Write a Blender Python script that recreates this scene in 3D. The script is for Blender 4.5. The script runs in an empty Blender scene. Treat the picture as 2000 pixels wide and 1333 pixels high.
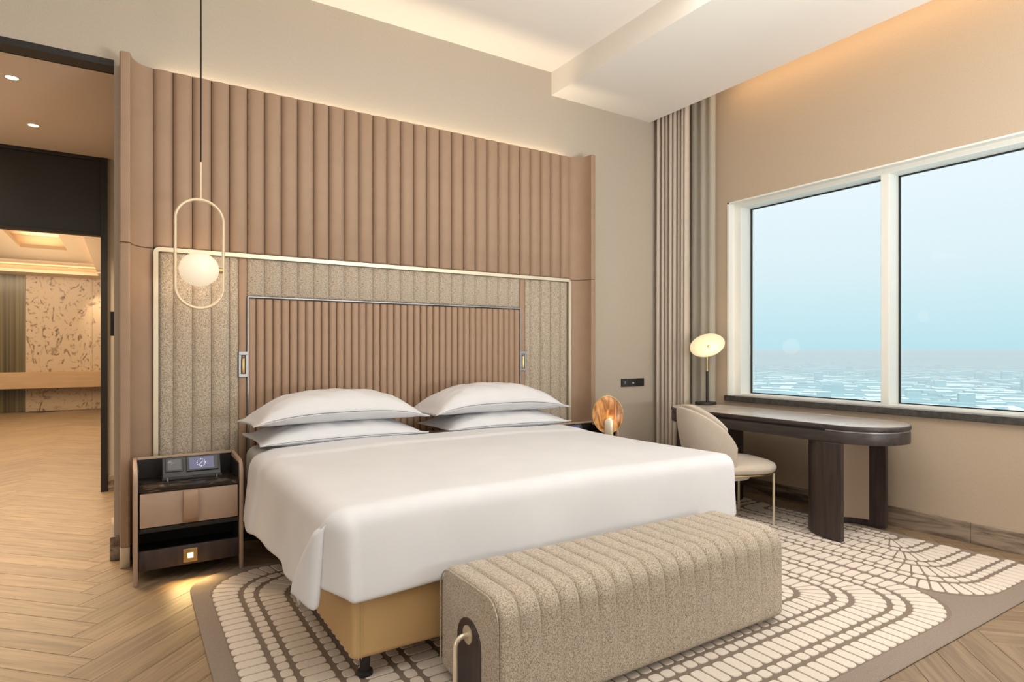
import bpy, bmesh, math, random
from mathutils import Vector, Matrix
random.seed(7)
PI = math.pi
sc = bpy.context.scene
COL = sc.collection

# ------------------------------------------------------------------ camera
cam = bpy.data.objects.new('camera', bpy.data.cameras.new('camera'))
COL.objects.link(cam)
YAW = math.atan(754 / 1189.0)
cam.location = (0, 0, 1.3)
cam.rotation_euler = (PI / 2, 0, -YAW)
cam.data.sensor_width = 36
cam.data.lens = 1189 / 2000 * 36
cam.data.shift_y = 16.5 / 2000
cam.data.clip_end = 60000
cam.data.clip_start = 0.05
sc.camera = cam

# ------------------------------------------------------------------ exposure, world, main lights
sc.view_settings.view_transform = 'Standard'
sc.view_settings.look = 'None'
sc.view_settings.gamma = 1
sc.view_settings.use_curve_mapping = False
sc.view_settings.exposure = -0.25
sc.cycles.use_denoising = True
sc.cycles.max_bounces = 10
sc.cycles.diffuse_bounces = 6
sc.cycles.glossy_bounces = 4
sc.cycles.transparent_max_bounces = 16
sc.cycles.sample_clamp_indirect = 6
sc.cycles.caustics_reflective = False
sc.cycles.caustics_refractive = False

W = bpy.data.worlds.new('sky'); sc.world = W; W.use_nodes = True
nt = W.node_tree; nt.nodes.clear()
tc = nt.nodes.new('ShaderNodeTexCoord'); sx = nt.nodes.new('ShaderNodeSeparateXYZ')
cr = nt.nodes.new('ShaderNodeValToRGB'); bg = nt.nodes.new('ShaderNodeBackground'); wo = nt.nodes.new('ShaderNodeOutputWorld')
nt.links.new(tc.outputs['Generated'], sx.inputs[0]); nt.links.new(sx.outputs['Z'], cr.inputs[0])
cr.color_ramp.elements[0].position = 0.0; cr.color_ramp.elements[0].color = (.60, .88, .97, 1)
cr.color_ramp.elements[1].position = 0.32; cr.color_ramp.elements[1].color = (1.06, 1.1, 1.16, 1)
e = cr.color_ramp.elements.new(0.12); e.color = (.86, 1.0, 1.06, 1)
nt.links.new(cr.outputs[0], bg.inputs[0]); nt.links.new(bg.outputs[0], wo.inputs[0])
bg.inputs['Strength'].default_value = 1.08

def area(name, loc, size, power, color, rot=(0, 0, 0), sizey=None, spread=None):
    l = bpy.data.lights.new(name, 'AREA'); l.energy = power; l.color = color
    l.shape = 'RECTANGLE'; l.size = size; l.size_y = sizey or size
    if spread: l.spread = spread
    o = bpy.data.objects.new(name, l); COL.objects.link(o); o.location = loc; o.rotation_euler = rot
    return o
def spot(name, loc, power, color, target, angle=60, blend=.6, radius=.04):
    l = bpy.data.lights.new(name, 'SPOT'); l.energy = power; l.color = color
    l.spot_size = math.radians(angle); l.spot_blend = blend; l.shadow_soft_size = radius
    o = bpy.data.objects.new(name, l); COL.objects.link(o); o.location = loc
    o.rotation_euler = (Vector(target) - Vector(loc)).to_track_quat('-Z', 'Y').to_euler()
    return o
def point(name, loc, power, color, r=.05):
    l = bpy.data.lights.new(name, 'POINT'); l.energy = power; l.color = color; l.shadow_soft_size = r
    o = bpy.data.objects.new(name, l); COL.objects.link(o); o.location = loc
    return o
WARM = (1, .76, .50); SOFT = (1, .965, .92); COOL = (.84, .95, 1); ORANGE = (1, .55, .22)
# soft fill added overhead to light the room, out of the camera's view
area('fill_overhead', (1.7, 1.5, 3.8), 3.0, 62, SOFT, sizey=2.6)
# added soft fill behind the camera, cool and from the right; no window there
area('fill_behind', (3.1, -3.1, 1.9), 3.2, 68, COOL, rot=(math.radians(97), 0, math.radians(12)), sizey=2.2)
area('fill_upward', (2.6, -1.2, 1.0), 1.6, 300, (1, .97, .94), rot=(math.radians(168), 0, 0), sizey=1.6)  # added unseen fill aimed up, lifts the ceiling and soffit
area('fill_entry', (-1.6, 1.4, 3.8), 1.6, 10, SOFT, sizey=2.0)  # added unseen fill over the entry side
area('fill_side', (-3.1, .6, 1.3), 3.0, 46, SOFT, rot=(math.radians(90), 0, math.radians(-90)), sizey=1.5)  # added fill in front of the left wall, brightens the duvet's hanging side
spot('rug_fill_spot', (3.9, .55, 3.58), 320, (1, .93, .88), (3.6, 1.5, 0), 50, .9, .10)  # added unseen spot that brightens the right part of the rug
# added upward fill that warms the high ceiling, no fitting behind it
area('tray_fill', (1.9, 1.9, 3.1), 1.6, 10, (1, .74, .50), rot=(PI, 0, 0), sizey=2.4)
# LED strip behind the headboard top and in the curtain pocket
area('headboard_led', (1.8, 4.487, 3.02), 3.25, 13.0, WARM, rot=(PI, 0, 0), sizey=.015)
area('pocket_led', (4.585, 1.0, 3.78),   .05, 12, (1, .62, .30), rot=(0, math.radians(-35), 0), sizey=5.4)
# corridor and living room beyond
spot('corridor_spot_near', (-.62, 5.03, 3.0), 250, WARM, (-.62, 5.03, 0), 95, .8)
spot('corridor_spot_far', (-.61, 6.01, 3.0), 280, WARM, (-.61, 6.01, 0), 95, .8)
area('corridor_fill', (-2.0, 5.6, 2.98), 1.6, 20, WARM, sizey=1.4)
area('corridor_uplight', (-2.2, 5.6, 1.2), 1.2, 26, WARM, rot=(PI, 0, 0), sizey=1.4)
area('living_light', (-1.8, 10.5, 2.7), 3.0, 330, WARM, sizey=6)
area('living_uplight', (-1.2, 12.0, 2.2), 1.2, 34, WARM, rot=(PI, 0, 0), sizey=5)
spot('wall_washer', (-.55, 15.6, 2.75), 60, WARM, (-.35, 16.1, 1.9), 70, 1)
area('stone_wall_fill', (-1.6, 14.6, 2.8), 3.2, 38, WARM, rot=(math.radians(48), 0, 0), sizey=.3)  # added fill to brighten the far stone wall
sun = bpy.data.lights.new('sun', 'SUN'); sun.energy = 6.0; sun.angle = math.radians(12); sun.color = (.94, 1, 1)
so = bpy.data.objects.new('sun', sun); COL.objects.link(so); so.rotation_euler = (0, math.radians(-32), math.radians(20))

# ------------------------------------------------------------------ materials
def new_mat(name):
    m = bpy.data.materials.new(name); m.use_nodes = True
    nt = m.node_tree; b = nt.nodes['Principled BSDF']
    return m, nt, b
def mat(name, col, rough=.6, metal=0, bump=0, scale=60, col2=None, cscale=None, detail=3, emit=None, estr=0, stretch=None, sheen=0, spec=None, contrast=(.35, .65)):
    m, nt, b = new_mat(name)
    b.inputs['Base Color'].default_value = (*col, 1); b.inputs['Roughness'].default_value = rough
    b.inputs['Metallic'].default_value = metal
    if spec is not None: b.inputs['Specular IOR Level'].default_value = spec
    if sheen: b.inputs['Sheen Weight'].default_value = sheen
    tc = nt.nodes.new('ShaderNodeTexCoord'); src = tc.outputs['Object']
    if stretch:
        mp = nt.nodes.new('ShaderNodeMapping'); mp.inputs['Scale'].default_value = stretch
        nt.links.new(src, mp.inputs[0]); src = mp.outputs[0]
    if col2:
        n = nt.nodes.new('ShaderNodeTexNoise'); n.inputs['Scale'].default_value = cscale or scale; n.inputs['Detail'].default_value = detail
        nt.links.new(src, n.inputs['Vector'])
        r = nt.nodes.new('ShaderNodeValToRGB'); r.color_ramp.elements[0].position = contrast[0]; r.color_ramp.elements[1].position = contrast[1]
        r.color_ramp.elements[0].color = (*col, 1); r.color_ramp.elements[1].color = (*col2, 1)
        nt.links.new(n.outputs['Fac'], r.inputs[0]); nt.links.new(r.outputs[0], b.inputs['Base Color'])
    if bump:
        n2 = nt.nodes.new('ShaderNodeTexNoise'); n2.inputs['Scale'].default_value = scale; n2.inputs['Detail'].default_value = detail
        nt.links.new(src, n2.inputs['Vector'])
        bp = nt.nodes.new('ShaderNodeBump'); bp.inputs['Strength'].default_value = bump; bp.inputs['Distance'].default_value = .004
        nt.links.new(n2.outputs['Fac'], bp.inputs['Height']); nt.links.new(bp.outputs[0], b.inputs['Normal'])
    if emit:
        b.inputs['Emission Color'].default_value = (*emit, 1); b.inputs['Emission Strength'].default_value = estr
    return m
M = {}
M['wall'] = mat('wallcovering', (.455, .405, .335), .85, bump=.15, scale=260, col2=(.49, .435, .36), cscale=180, stretch=(1, 1, .35))
M['wall_win'] = mat('wallcovering_window_wall', (.47, .385, .29), .85, bump=.12, scale=260, col2=(.50, .41, .31), cscale=180, stretch=(1, 1, .35))
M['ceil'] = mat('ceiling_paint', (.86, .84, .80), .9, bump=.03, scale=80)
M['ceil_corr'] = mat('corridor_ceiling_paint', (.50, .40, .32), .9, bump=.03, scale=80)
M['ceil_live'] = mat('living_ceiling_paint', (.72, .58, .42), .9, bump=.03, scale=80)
M['dark_trim'] = mat('dark_trim', (.012, .010, .009), .5, bump=.05, scale=90)
M['black_gloss'] = mat('black_lacquer', (.012, .012, .014), .35, bump=.01, scale=30)
M['leather'] = mat('taupe_leather', (.335, .225, .150), .52, bump=.18, scale=420, col2=(.355, .24, .162), cscale=9, spec=.35)
M['leather_ns'] = mat('nightstand_leather', (.40, .29, .215), .5, bump=.18, scale=420, col2=(.42, .305, .23), cscale=12, spec=.35)
M['mustard'] = mat('ochre_leather', (.51, .335, .155), .45, bump=.12, scale=400, col2=(.52, .345, .155), cscale=8, spec=.4)
M['thread'] = mat('pale_thread', (.55, .42, .22), .7, bump=.1, scale=300)
M['felt'] = mat('felt_fabric', (.24, .19, .135), .95, bump=.9, scale=190, col2=(.58, .50, .395), cscale=165, detail=5, contrast=(.34, .64), sheen=.3)
M['boucle'] = mat('boucle_fabric', (.22, .175, .125), .95, bump=1.0, scale=230, col2=(.55, .475, .38), cscale=230, detail=5, contrast=(.34, .60), sheen=.2)
M['bronze'] = mat('champagne_metal', (.78, .70, .54), .34, .6, bump=.03, scale=120, stretch=(1, 1, .05))
M['brass'] = mat('brass', (.62, .46, .22), .3, 1, bump=.02, scale=90)
M['nickel'] = mat('brushed_nickel', (.34, .34, .345), .38, .7, bump=.02, scale=90)
M['pend_metal'] = mat('cream_metal', (.72, .60, .42), .4, .35, bump=.02, scale=90)
M['cord'] = mat('black_cord', (.01, .01, .01), .8, bump=.1, scale=300)
M['linen'] = mat('white_linen', (.63, .635, .655), .8, bump=.10, scale=500, col2=(.65, .655, .675), cscale=6, sheen=.15)
M['sheet'] = mat('grey_sheet', (.66, .66, .66), .8, bump=.10, scale=500)
M['wood_dark'] = mat('dark_stained_wood', (.030, .021, .020), .42, bump=.12, scale=60, col2=(.055, .037, .034), cscale=40, stretch=(1, 1, .08), detail=5)
M['wood_dark_h'] = mat('dark_stained_wood_lengthwise', (.030, .024, .024), .40, bump=.10, scale=60, col2=(.052, .040, .038), cscale=40, stretch=(1, .08, 1), detail=5)
M['desk_top'] = mat('desk_leather_top', (.60, .56, .51), .20, bump=.03, scale=200, col2=(.53, .485, .435), cscale=5)
M['beige_panel'] = mat('beige_panel', (.42, .33, .24), .7, bump=.06, scale=220)
M['chair_fab'] = mat('chair_fabric', (.50, .435, .36), .95, bump=.5, scale=420, col2=(.62, .55, .46), cscale=330, detail=4, sheen=.2)
M['drape'] = mat('drape_fabric', (.575, .505, .435), .9, bump=.12, scale=380, col2=(.59, .52, .445), cscale=120, stretch=(1, 1, .4))
M['white_frame'] = mat('window_frame_paint', (.80, .82, .78), .45, bump=.02, scale=60)
M['gasket'] = mat('black_gasket', (.01, .014, .014), .6, bump=.02, scale=60)
M['sill'] = mat('dark_sill_stone', (.035, .035, .033), .28, bump=.04, scale=40, col2=(.075, .07, .065), cscale=25, detail=6)
M['switch'] = mat('switch_black', (.018, .017, .016), .35, bump=.02, scale=60)
M['icon'] = mat('switch_icon', (.5, .5, .5), .5, bump=.02, scale=60)
M['rubber'] = mat('black_foot', (.012, .011, .011), .6, bump=.03, scale=60)
M['niche'] = mat('niche_black', (.010, .009, .009), .5, bump=.02, scale=60)
M['rug_base'] = mat('rug_pile_taupe', (.245, .195, .155), .98, bump=1.0, scale=420, col2=(.30, .245, .20), cscale=300, detail=4)
M['rug_groove'] = mat('rug_groove_brown', (.20, .155, .12), .98, bump=1.0, scale=420, col2=(.25, .20, .155), cscale=300, detail=4)
M['rug_tuft'] = mat('rug_pile_cream', (.66, .58, .50), .97, bump=1.0, scale=380, col2=(.80, .72, .63), cscale=320, detail=4)
M['globe'] = mat('opal_glass_lit', (.5, .46, .4), .4, bump=.01, scale=20, emit=(1, .80, .54), estr=.74)
M['dish'] = mat('opal_dish_lit', (.45, .4, .3), .4, bump=.01, scale=20, emit=(1, .76, .42), estr=.72)
M['downlight'] = mat('downlight_lens', (.9, .9, .8), .4, bump=.01, scale=20, emit=(1, .85, .6), estr=6)
M['led_small'] = mat('step_light_lens', (.9, .8, .6), .4, bump=.01, scale=20, emit=(1, .72, .32), estr=5)
M['screen_p'] = mat('purple_screen', (.02, .02, .04), .2, bump=.01, scale=20, emit=(.075, .075, .17), estr=1)
M['screen_g'] = mat('grey_screen', (.05, .05, .05), .3, bump=.01, scale=20, emit=(.05, .045, .042), estr=1)
M['screen_ink'] = mat('screen_glow_marks', (.8, .8, .9), .3, bump=.01, scale=20, emit=(.6, .63, .8), estr=.7)
M['device'] = mat('device_plastic', (.035, .036, .038), .45, bump=.03, scale=200)
M['smoke_glass'] = mat('smoked_glass', (.05, .042, .022), .25, bump=.05, scale=5, col2=(.16, .13, .07), cscale=3, stretch=(6, 1, .05))
M['ledge'] = mat('ledge_wood', (.42, .28, .16), .45, bump=.05, scale=50, stretch=(.1, 1, 1), col2=(.46, .31, .18), cscale=30)
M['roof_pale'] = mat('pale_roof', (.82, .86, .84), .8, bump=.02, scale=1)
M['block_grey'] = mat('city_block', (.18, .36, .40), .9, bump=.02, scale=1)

def marble(name, base, vein, sc_=3.0, rough=.3, stretch=(1, 1, 1), lo=.46, hi=.56, dist=2.5, detail=9):
    m, nt, b = new_mat(name)
    tc = nt.nodes.new('ShaderNodeTexCoord'); mp = nt.nodes.new('ShaderNodeMapping'); mp.inputs['Scale'].default_value = stretch
    n = nt.nodes.new('ShaderNodeTexNoise'); n.inputs['Scale'].default_value = sc_; n.inputs['Detail'].default_value = detail
    n.inputs['Distortion'].default_value = dist; n.inputs['Roughness'].default_value = .62
    r = nt.nodes.new('ShaderNodeValToRGB')
    r.color_ramp.elements[0].position = lo; r.color_ramp.elements[0].color = (*vein, 1)
    r.color_ramp.elements[1].position = hi; r.color_ramp.elements[1].color = (*base, 1)
    nt.links.new(tc.outputs['Object'], mp.inputs[0]); nt.links.new(mp.outputs[0], n.inputs['Vector'])
    nt.links.new(n.outputs['Fac'], r.inputs[0]); nt.links.new(r.outputs[0], b.inputs['Base Color'])
    b.inputs['Roughness'].default_value = rough
    return m
M['marble_dark'] = marble('dark_marble_top', (.020, .015, .012), (.16, .10, .06), 5, .12, (1, 5, 5), .36, .44)
M['marble_base'] = marble('brown_veined_marble', (.36, .285, .215), (.085, .06, .045), 5, .35, (1, .22, 2.6), .38, .58, 1.2)
M['stone_wall'] = marble('veined_stone_wall', (.50, .39, .28), (.15, .10, .06), 5.0, .35, (1, 1, .7), .36, .46, 3.0, 14)

def wood_floor():
    m, nt, b = new_mat('oak_plank')
    uv = nt.nodes.new('ShaderNodeUVMap'); uv.uv_map = 'UVMap'
    oi = nt.nodes.new('ShaderNodeObjectInfo')
    sp = nt.nodes.new('ShaderNodeSeparateXYZ'); nt.links.new(uv.outputs[0], sp.inputs[0])
    ml = nt.nodes.new('ShaderNodeMath'); ml.operation = 'MULTIPLY'; ml.inputs[1].default_value = 1000; nt.links.new(oi.outputs['Random'], ml.inputs[0])
    fl = nt.nodes.new('ShaderNodeMath'); fl.operation = 'DIVIDE'; fl.inputs[1].default_value = 10; nt.links.new(sp.outputs[0], fl.inputs[0])
    f2 = nt.nodes.new('ShaderNodeMath'); f2.operation = 'FLOOR'; nt.links.new(fl.outputs[0], f2.inputs[0])
    ad = nt.nodes.new('ShaderNodeMath'); ad.operation = 'ADD'; nt.links.new(f2.outputs[0], ad.inputs[0]); nt.links.new(ml.outputs[0], ad.inputs[1])
    wn = nt.nodes.new('ShaderNodeTexWhiteNoise'); wn.noise_dimensions = '1D'; nt.links.new(ad.outputs[0], wn.inputs['W'])
    cb = nt.nodes.new('ShaderNodeCombineXYZ'); nt.links.new(sp.outputs[0], cb.inputs[0]); nt.links.new(sp.outputs[1], cb.inputs[1]); nt.links.new(ad.outputs[0], cb.inputs[2])
    mp = nt.nodes.new('ShaderNodeMapping'); mp.inputs['Scale'].default_value = (1.2, 16, 1); nt.links.new(cb.outputs[0], mp.inputs[0])
    n = nt.nodes.new('ShaderNodeTexNoise'); n.inputs['Scale'].default_value = 1.6; n.inputs['Detail'].default_value = 7; n.inputs['Distortion'].default_value = 1.4
    nt.links.new(mp.outputs[0], n.inputs['Vector'])
    r = nt.nodes.new('ShaderNodeValToRGB'); r.color_ramp.elements[0].position = .30; r.color_ramp.elements[1].position = .68
    r.color_ramp.elements[0].color = (.150, .102, .060, 1); r.color_ramp.elements[1].color = (.270, .190, .115, 1)
    nt.links.new(n.outputs['Fac'], r.inputs[0])
    hs = nt.nodes.new('ShaderNodeHueSaturation'); nt.links.new(r.outputs[0], hs.inputs['Color'])
    mr = nt.nodes.new('ShaderNodeMapRange'); mr.inputs['To Min'].default_value = .90; mr.inputs['To Max'].default_value = 1.10
    nt.links.new(wn.outputs['Value'], mr.inputs['Value']); nt.links.new(mr.outputs[0], hs.inputs['Value'])
    nt.links.new(hs.outputs[0], b.inputs['Base Color'])
    b.inputs['Roughness'].default_value = .46
    bp = nt.nodes.new('ShaderNodeBump'); bp.inputs['Strength'].default_value = .12; bp.inputs['Distance'].default_value = .003
    nt.links.new(n.outputs['Fac'], bp.inputs['Height']); nt.links.new(bp.outputs[0], b.inputs['Normal'])
    return m
M['oak'] = wood_floor()
M['subfloor'] = mat('floor_joint', (.06, .042, .028), .7, bump=.05, scale=50)

def glass_mat():
    m, nt, b = new_mat('window_glass'); nt.nodes.remove(b)
    t = nt.nodes.new('ShaderNodeBsdfTransparent'); t.inputs[0].default_value = (.93, .985, .985, 1)
    g = nt.nodes.new('ShaderNodeBsdfGlossy'); g.inputs['Roughness'].default_value = .02; g.inputs[0].default_value = (1, 1, 1, 1)
    fr = nt.nodes.new('ShaderNodeFresnel'); fr.inputs[0].default_value = 1.18
    mx = nt.nodes.new('ShaderNodeMixShader'); o = nt.nodes['Material Output']
    nt.links.new(fr.outputs[0], mx.inputs[0]); nt.links.new(t.outputs[0], mx.inputs[1]); nt.links.new(g.outputs[0], mx.inputs[2]); nt.links.new(mx.outputs[0], o.inputs[0])
    return m
M['glass'] = glass_mat()
def sheer_mat():
    m, nt, b = new_mat('sheer_voile'); nt.nodes.remove(b)
    d = nt.nodes.new('ShaderNodeBsdfDiffuse'); d.inputs[0].default_value = (.78, .76, .70, 1)
    tl = nt.nodes.new('ShaderNodeBsdfTranslucent'); tl.inputs[0].default_value = (.76, .76, .70, 1)
    tr = nt.nodes.new('ShaderNodeBsdfTransparent')
    a = nt.nodes.new('ShaderNodeMixShader'); a.inputs[0].default_value = .4
    c = nt.nodes.new('ShaderNodeMixShader')
    w = nt.nodes.new('ShaderNodeTexNoise'); w.inputs['Scale'].default_value = 300
    mr = nt.nodes.new('ShaderNodeMapRange'); mr.inputs['To Min'].default_value = .05; mr.inputs['To Max'].default_value = .45
    nt.links.new(w.outputs['Fac'], mr.inputs['Value']); nt.links.new(mr.outputs[0], c.inputs[0])
    nt.links.new(d.outputs[0], a.inputs[1]); nt.links.new(tl.outputs[0], a.inputs[2])
    nt.links.new(a.outputs[0], c.inputs[1]); nt.links.new(tr.outputs[0], c.inputs[2]); nt.links.new(c.outputs[0], nt.nodes['Material Output'].inputs[0])
    return m
M['sheer'] = sheer_mat()
def amber_mat():
    m, nt, b = new_mat('amber_swirl_glass')
    tc = nt.nodes.new('ShaderNodeTexCoord'); mp = nt.nodes.new('ShaderNodeMapping'); mp.inputs['Scale'].default_value = (14, 3, 3)
    n = nt.nodes.new('ShaderNodeTexNoise'); n.inputs['Scale'].default_value = 2; n.inputs['Detail'].default_value = 5; n.inputs['Distortion'].default_value = 1.5
    r = nt.nodes.new('ShaderNodeValToRGB'); r.color_ramp.elements[0].position = .35; r.color_ramp.elements[1].position = .7
    r.color_ramp.elements[0].color = (.16, .055, .014, 1); r.color_ramp.elements[1].color = (.62, .30, .10, 1)
    nt.links.new(tc.outputs['Object'], mp.inputs[0]); nt.links.new(mp.outputs[0], n.inputs['Vector']); nt.links.new(n.outputs['Fac'], r.inputs[0])
    nt.links.new(r.outputs[0], b.inputs['Base Color']); nt.links.new(r.outputs[0], b.inputs['Emission Color']); b.inputs['Emission Strength'].default_value = .75
    b.inputs['Roughness'].default_value = .25
    return m
M['amber'] = amber_mat()
def ground_mat():
    m, nt, b = new_mat('city_ground')
    tc = nt.nodes.new('ShaderNodeTexCoord'); mp = nt.nodes.new('ShaderNodeMapping'); mp.inputs['Scale'].default_value = (.011, .004, 1); mp.inputs['Rotation'].default_value = (0, 0, .5)
    v = nt.nodes.new('ShaderNodeTexVoronoi'); v.inputs['Scale'].default_value = 1.3
    n = nt.nodes.new('ShaderNodeTexNoise'); n.inputs['Scale'].default_value = 1.7; n.inputs['Detail'].default_value = 8
    nt.links.new(tc.outputs['Object'], mp.inputs[0]); nt.links.new(mp.outputs[0], v.inputs['Vector']); nt.links.new(mp.outputs[0], n.inputs['Vector'])
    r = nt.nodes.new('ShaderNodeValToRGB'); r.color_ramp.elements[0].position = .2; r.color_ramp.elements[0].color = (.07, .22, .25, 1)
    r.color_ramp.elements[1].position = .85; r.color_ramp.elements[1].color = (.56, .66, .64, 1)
    sp = nt.nodes.new('ShaderNodeSeparateXYZ'); nt.links.new(v.outputs['Color'], sp.inputs[0])
    mx = nt.nodes.new('ShaderNodeMath'); mx.operation = 'MULTIPLY_ADD'; mx.inputs[1].default_value = .55
    m2 = nt.nodes.new('ShaderNodeMath'); m2.operation = 'MULTIPLY'; m2.inputs[1].default_value = .55; nt.links.new(n.outputs['Fac'], m2.inputs[0])
    nt.links.new(sp.outputs[0], mx.inputs[0]); nt.links.new(m2.outputs[0], mx.inputs[2]); nt.links.new(mx.outputs[0], r.inputs[0])
    nt.links.new(r.outputs[0], b.inputs['Base Color']); b.inputs['Roughness'].default_value = 1; b.inputs['Specular IOR Level'].default_value = 0
    return m
M['ground'] = ground_mat()
def haze_mat():
    m, nt, b = new_mat('haze_air'); nt.nodes.remove(b)
    s = nt.nodes.new('ShaderNodeVolumeScatter'); s.inputs['Color'].default_value = (1, 1, 1, 1); s.inputs['Density'].default_value = .00048
    s.inputs['Anisotropy'].default_value = .2
    ab = nt.nodes.new('ShaderNodeVolumeAbsorption'); ab.inputs['Color'].default_value = (0, .85, 1, 1); ab.inputs['Density'].default_value = .00006
    ad = nt.nodes.new('ShaderNodeAddShader'); nt.links.new(s.outputs[0], ad.inputs[0]); nt.links.new(ab.outputs[0], ad.inputs[1])
    nt.links.new(ad.outputs[0], nt.nodes['Material Output'].inputs['Volume'])
    return m
M['haze'] = haze_mat()

# ------------------------------------------------------------------ helpers
def finish(bm, name, m, smooth=False, auto=None):
    me = bpy.data.meshes.new(name); bm.normal_update(); bm.to_mesh(me); bm.free()
    if m is not None: me.materials.append(m)
    if smooth:
        me.polygons.foreach_set('use_smooth', [True] * len(me.polygons))
        if auto is not None:
            me.set_sharp_from_angle(angle=math.radians(auto))
    return me
ROOT = {}
def thing(name, label, cat, loc=(0, 0, 0), rotz=0, group=None):
    o = bpy.data.objects.new(name, None); COL.objects.link(o); o.location = loc; o.rotation_euler = (0, 0, rotz)
    o.empty_display_size = .1
    o['label'] = label; o['category'] = cat
    if group: o['group'] = group
    ROOT[o.name] = Matrix.Translation(Vector(loc)) @ Matrix.Rotation(rotz, 4, 'Z')
    return o
def obj(name, bm, m, parent=None, smooth=False, auto=40, local=False, label=None):
    """bm is in world coordinates unless local; a child is moved into its root's space."""
    me = finish(bm, name, m, smooth, auto)
    o = bpy.data.objects.new(name, me); COL.objects.link(o)
    if parent is not None:
        o.parent = parent
        if not local:
            r = parent
            while r.parent is not None: r = r.parent
            if r.name in ROOT: me.transform(ROOT[r.name].inverted())
    if label: o['label'] = label
    return o
def tag(o, label, cat, group=None):
    o['label'] = label; o['category'] = cat
    if group: o['group'] = group
    return o
def struct(name, bm, m, parent=None, smooth=False, label=None, auto=40):
    o = obj(name, bm, m, parent, smooth, auto)
    if parent is None: o['kind'] = 'structure'
    if label: o['label'] = label
    return o
def B(): return bmesh.new()
def box(bm, x0, x1, y0, y1, z0, z1, bev=0, seg=2):
    r = bmesh.ops.create_cube(bm, size=1)
    vs = r['verts']
    bmesh.ops.scale(bm, vec=(x1 - x0, y1 - y0, z1 - z0), verts=vs)
    bmesh.ops.translate(bm, vec=((x0 + x1) / 2, (y0 + y1) / 2, (z0 + z1) / 2), verts=vs)
    if bev:
        es = list({e for v in vs for e in v.link_edges})
        bmesh.ops.bevel(bm, geom=es, offset=bev, segments=seg, profile=.5, affect='EDGES')
    return bm
def bx(*a, **k): return box(B(), *a, **k)
def prism(bm, pts, lo, hi, axis='z', bev=0, seg=2):
    """extrude a 2-D outline: axis z -> (x,y), axis y -> (x,z), axis x -> (y,z)"""
    def P(p, t):
        return (p[0], p[1], t) if axis == 'z' else (p[0], t, p[1]) if axis == 'y' else (t, p[0], p[1])
    a = [bm.verts.new(P(p, lo)) for p in pts]; b = [bm.verts.new(P(p, hi)) for p in pts]
    n = len(pts)
    f1 = bm.faces.new(a); f2 = bm.faces.new(b[::-1])
    sides = [bm.faces.new((a[i], b[i], b[(i + 1) % n], a[(i + 1) % n])) for i in range(n)]
    fs = [f1, f2] + sides
    bmesh.ops.recalc_face_normals(bm, faces=fs)
    if bev:
        es = [e for f in (f1, f2) for e in f.edges]
        bmesh.ops.bevel(bm, geom=es, offset=bev, segments=seg, profile=.5, affect='EDGES')
    return bm
def rrect(x0, x1, y0, y1, r, n=6):
    p = []
    for cx, cy, a0 in ((x1 - r, y1 - r, 0), (x0 + r, y1 - r, 90), (x0 + r, y0 + r, 180), (x1 - r, y0 + r, 270)):
        for i in range(n + 1):
            a = math.radians(a0 + 90 * i / n); p.append((cx + r * math.cos(a), cy + r * math.sin(a)))
    return p
def tube(bm, pts, r, n=12, closed=False, cap=True):
    pts = [Vector(p) for p in pts]; rings = []; N = len(pts); up = None
    for i, p in enumerate(pts):
        if closed: t = (pts[(i + 1) % N] - pts[i - 1]).normalized()
        else: t = (pts[min(i + 1, N - 1)] - pts[max(i - 1, 0)]).normalized()
        if up is None:
            up = Vector((0, 0, 1)) if abs(t.z) < .9 else Vector((0, 1, 0))
        a = t.cross(up); 
        if a.length < 1e-4: a = t.cross(Vector((1, 0, 0)))
        a.normalize(); up = a.cross(t).normalized()
        rr = r[i] if isinstance(r, (list, tuple)) else r
        rings.append([bm.verts.new(p + rr * (math.cos(2 * PI * k / n) * a + math.sin(2 * PI * k / n) * up)) for k in range(n)])
    m = N if closed else N - 1
    for i in range(m):
        A = rings[i]; Bq = rings[(i + 1) % N]
        for k in range(n):
            bm.faces.new((A[k], A[(k + 1) % n], Bq[(k + 1) % n], Bq[k]))
    if cap and not closed:
        bm.faces.new(rings[0][::-1]); bm.faces.new(rings[-1])
    return bm
def lathe(bm, prof, cx, cy, n=32, sx=1, sy=1):
    """prof: list of (r, z)"""
    rings = []
    for r, z in prof:
        if r < 1e-5: rings.append([bm.verts.new((cx, cy, z))])
        else: rings.append([bm.verts.new((cx + sx * r * math.cos(2 * PI * k / n), cy + sy * r * math.sin(2 * PI * k / n), z)) for k in range(n)])
    for A, C in zip(rings, rings[1:]):
        if len(A) == 1 and len(C) == 1: continue
        for k in range(n):
            k2 = (k + 1) % n
            if len(A) == 1: bm.faces.new((A[0], C[k2], C[k]))
            elif len(C) == 1: bm.faces.new((A[k], A[k2], C[0]))
            else: bm.faces.new((A[k], A[k2], C[k2], C[k]))
    bmesh.ops.recalc_face_normals(bm, faces=bm.faces)
    return bm
def ellipsoid(bm, c, rx, ry, rz, u=32, v=20, mtx=None):
    r = bmesh.ops.create_uvsphere(bm, u_segments=u, v_segments=v, radius=1)
    vs = r['verts']; bmesh.ops.scale(bm, vec=(rx, ry, rz), verts=vs)
    if mtx is not None: bmesh.ops.transform(bm, matrix=mtx, verts=vs)
    bmesh.ops.translate(bm, vec=c, verts=vs)
    return bm
def grid(bm, f, nu, nv, wrap=False):
    V = [[bm.verts.new(f(i / nu, j / nv)) for j in range(nv + 1)] for i in range(nu + (0 if wrap else 1))]
    R = nu
    for i in range(R):
        for j in range(nv):
            a = V[i]; b = V[(i + 1) % len(V)]
            bm.faces.new((a[j], b[j], b[j + 1], a[j + 1]))
    return bm
def ss(t): t = max(0, min(1, t)); return t * t * (3 - 2 * t)
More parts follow.
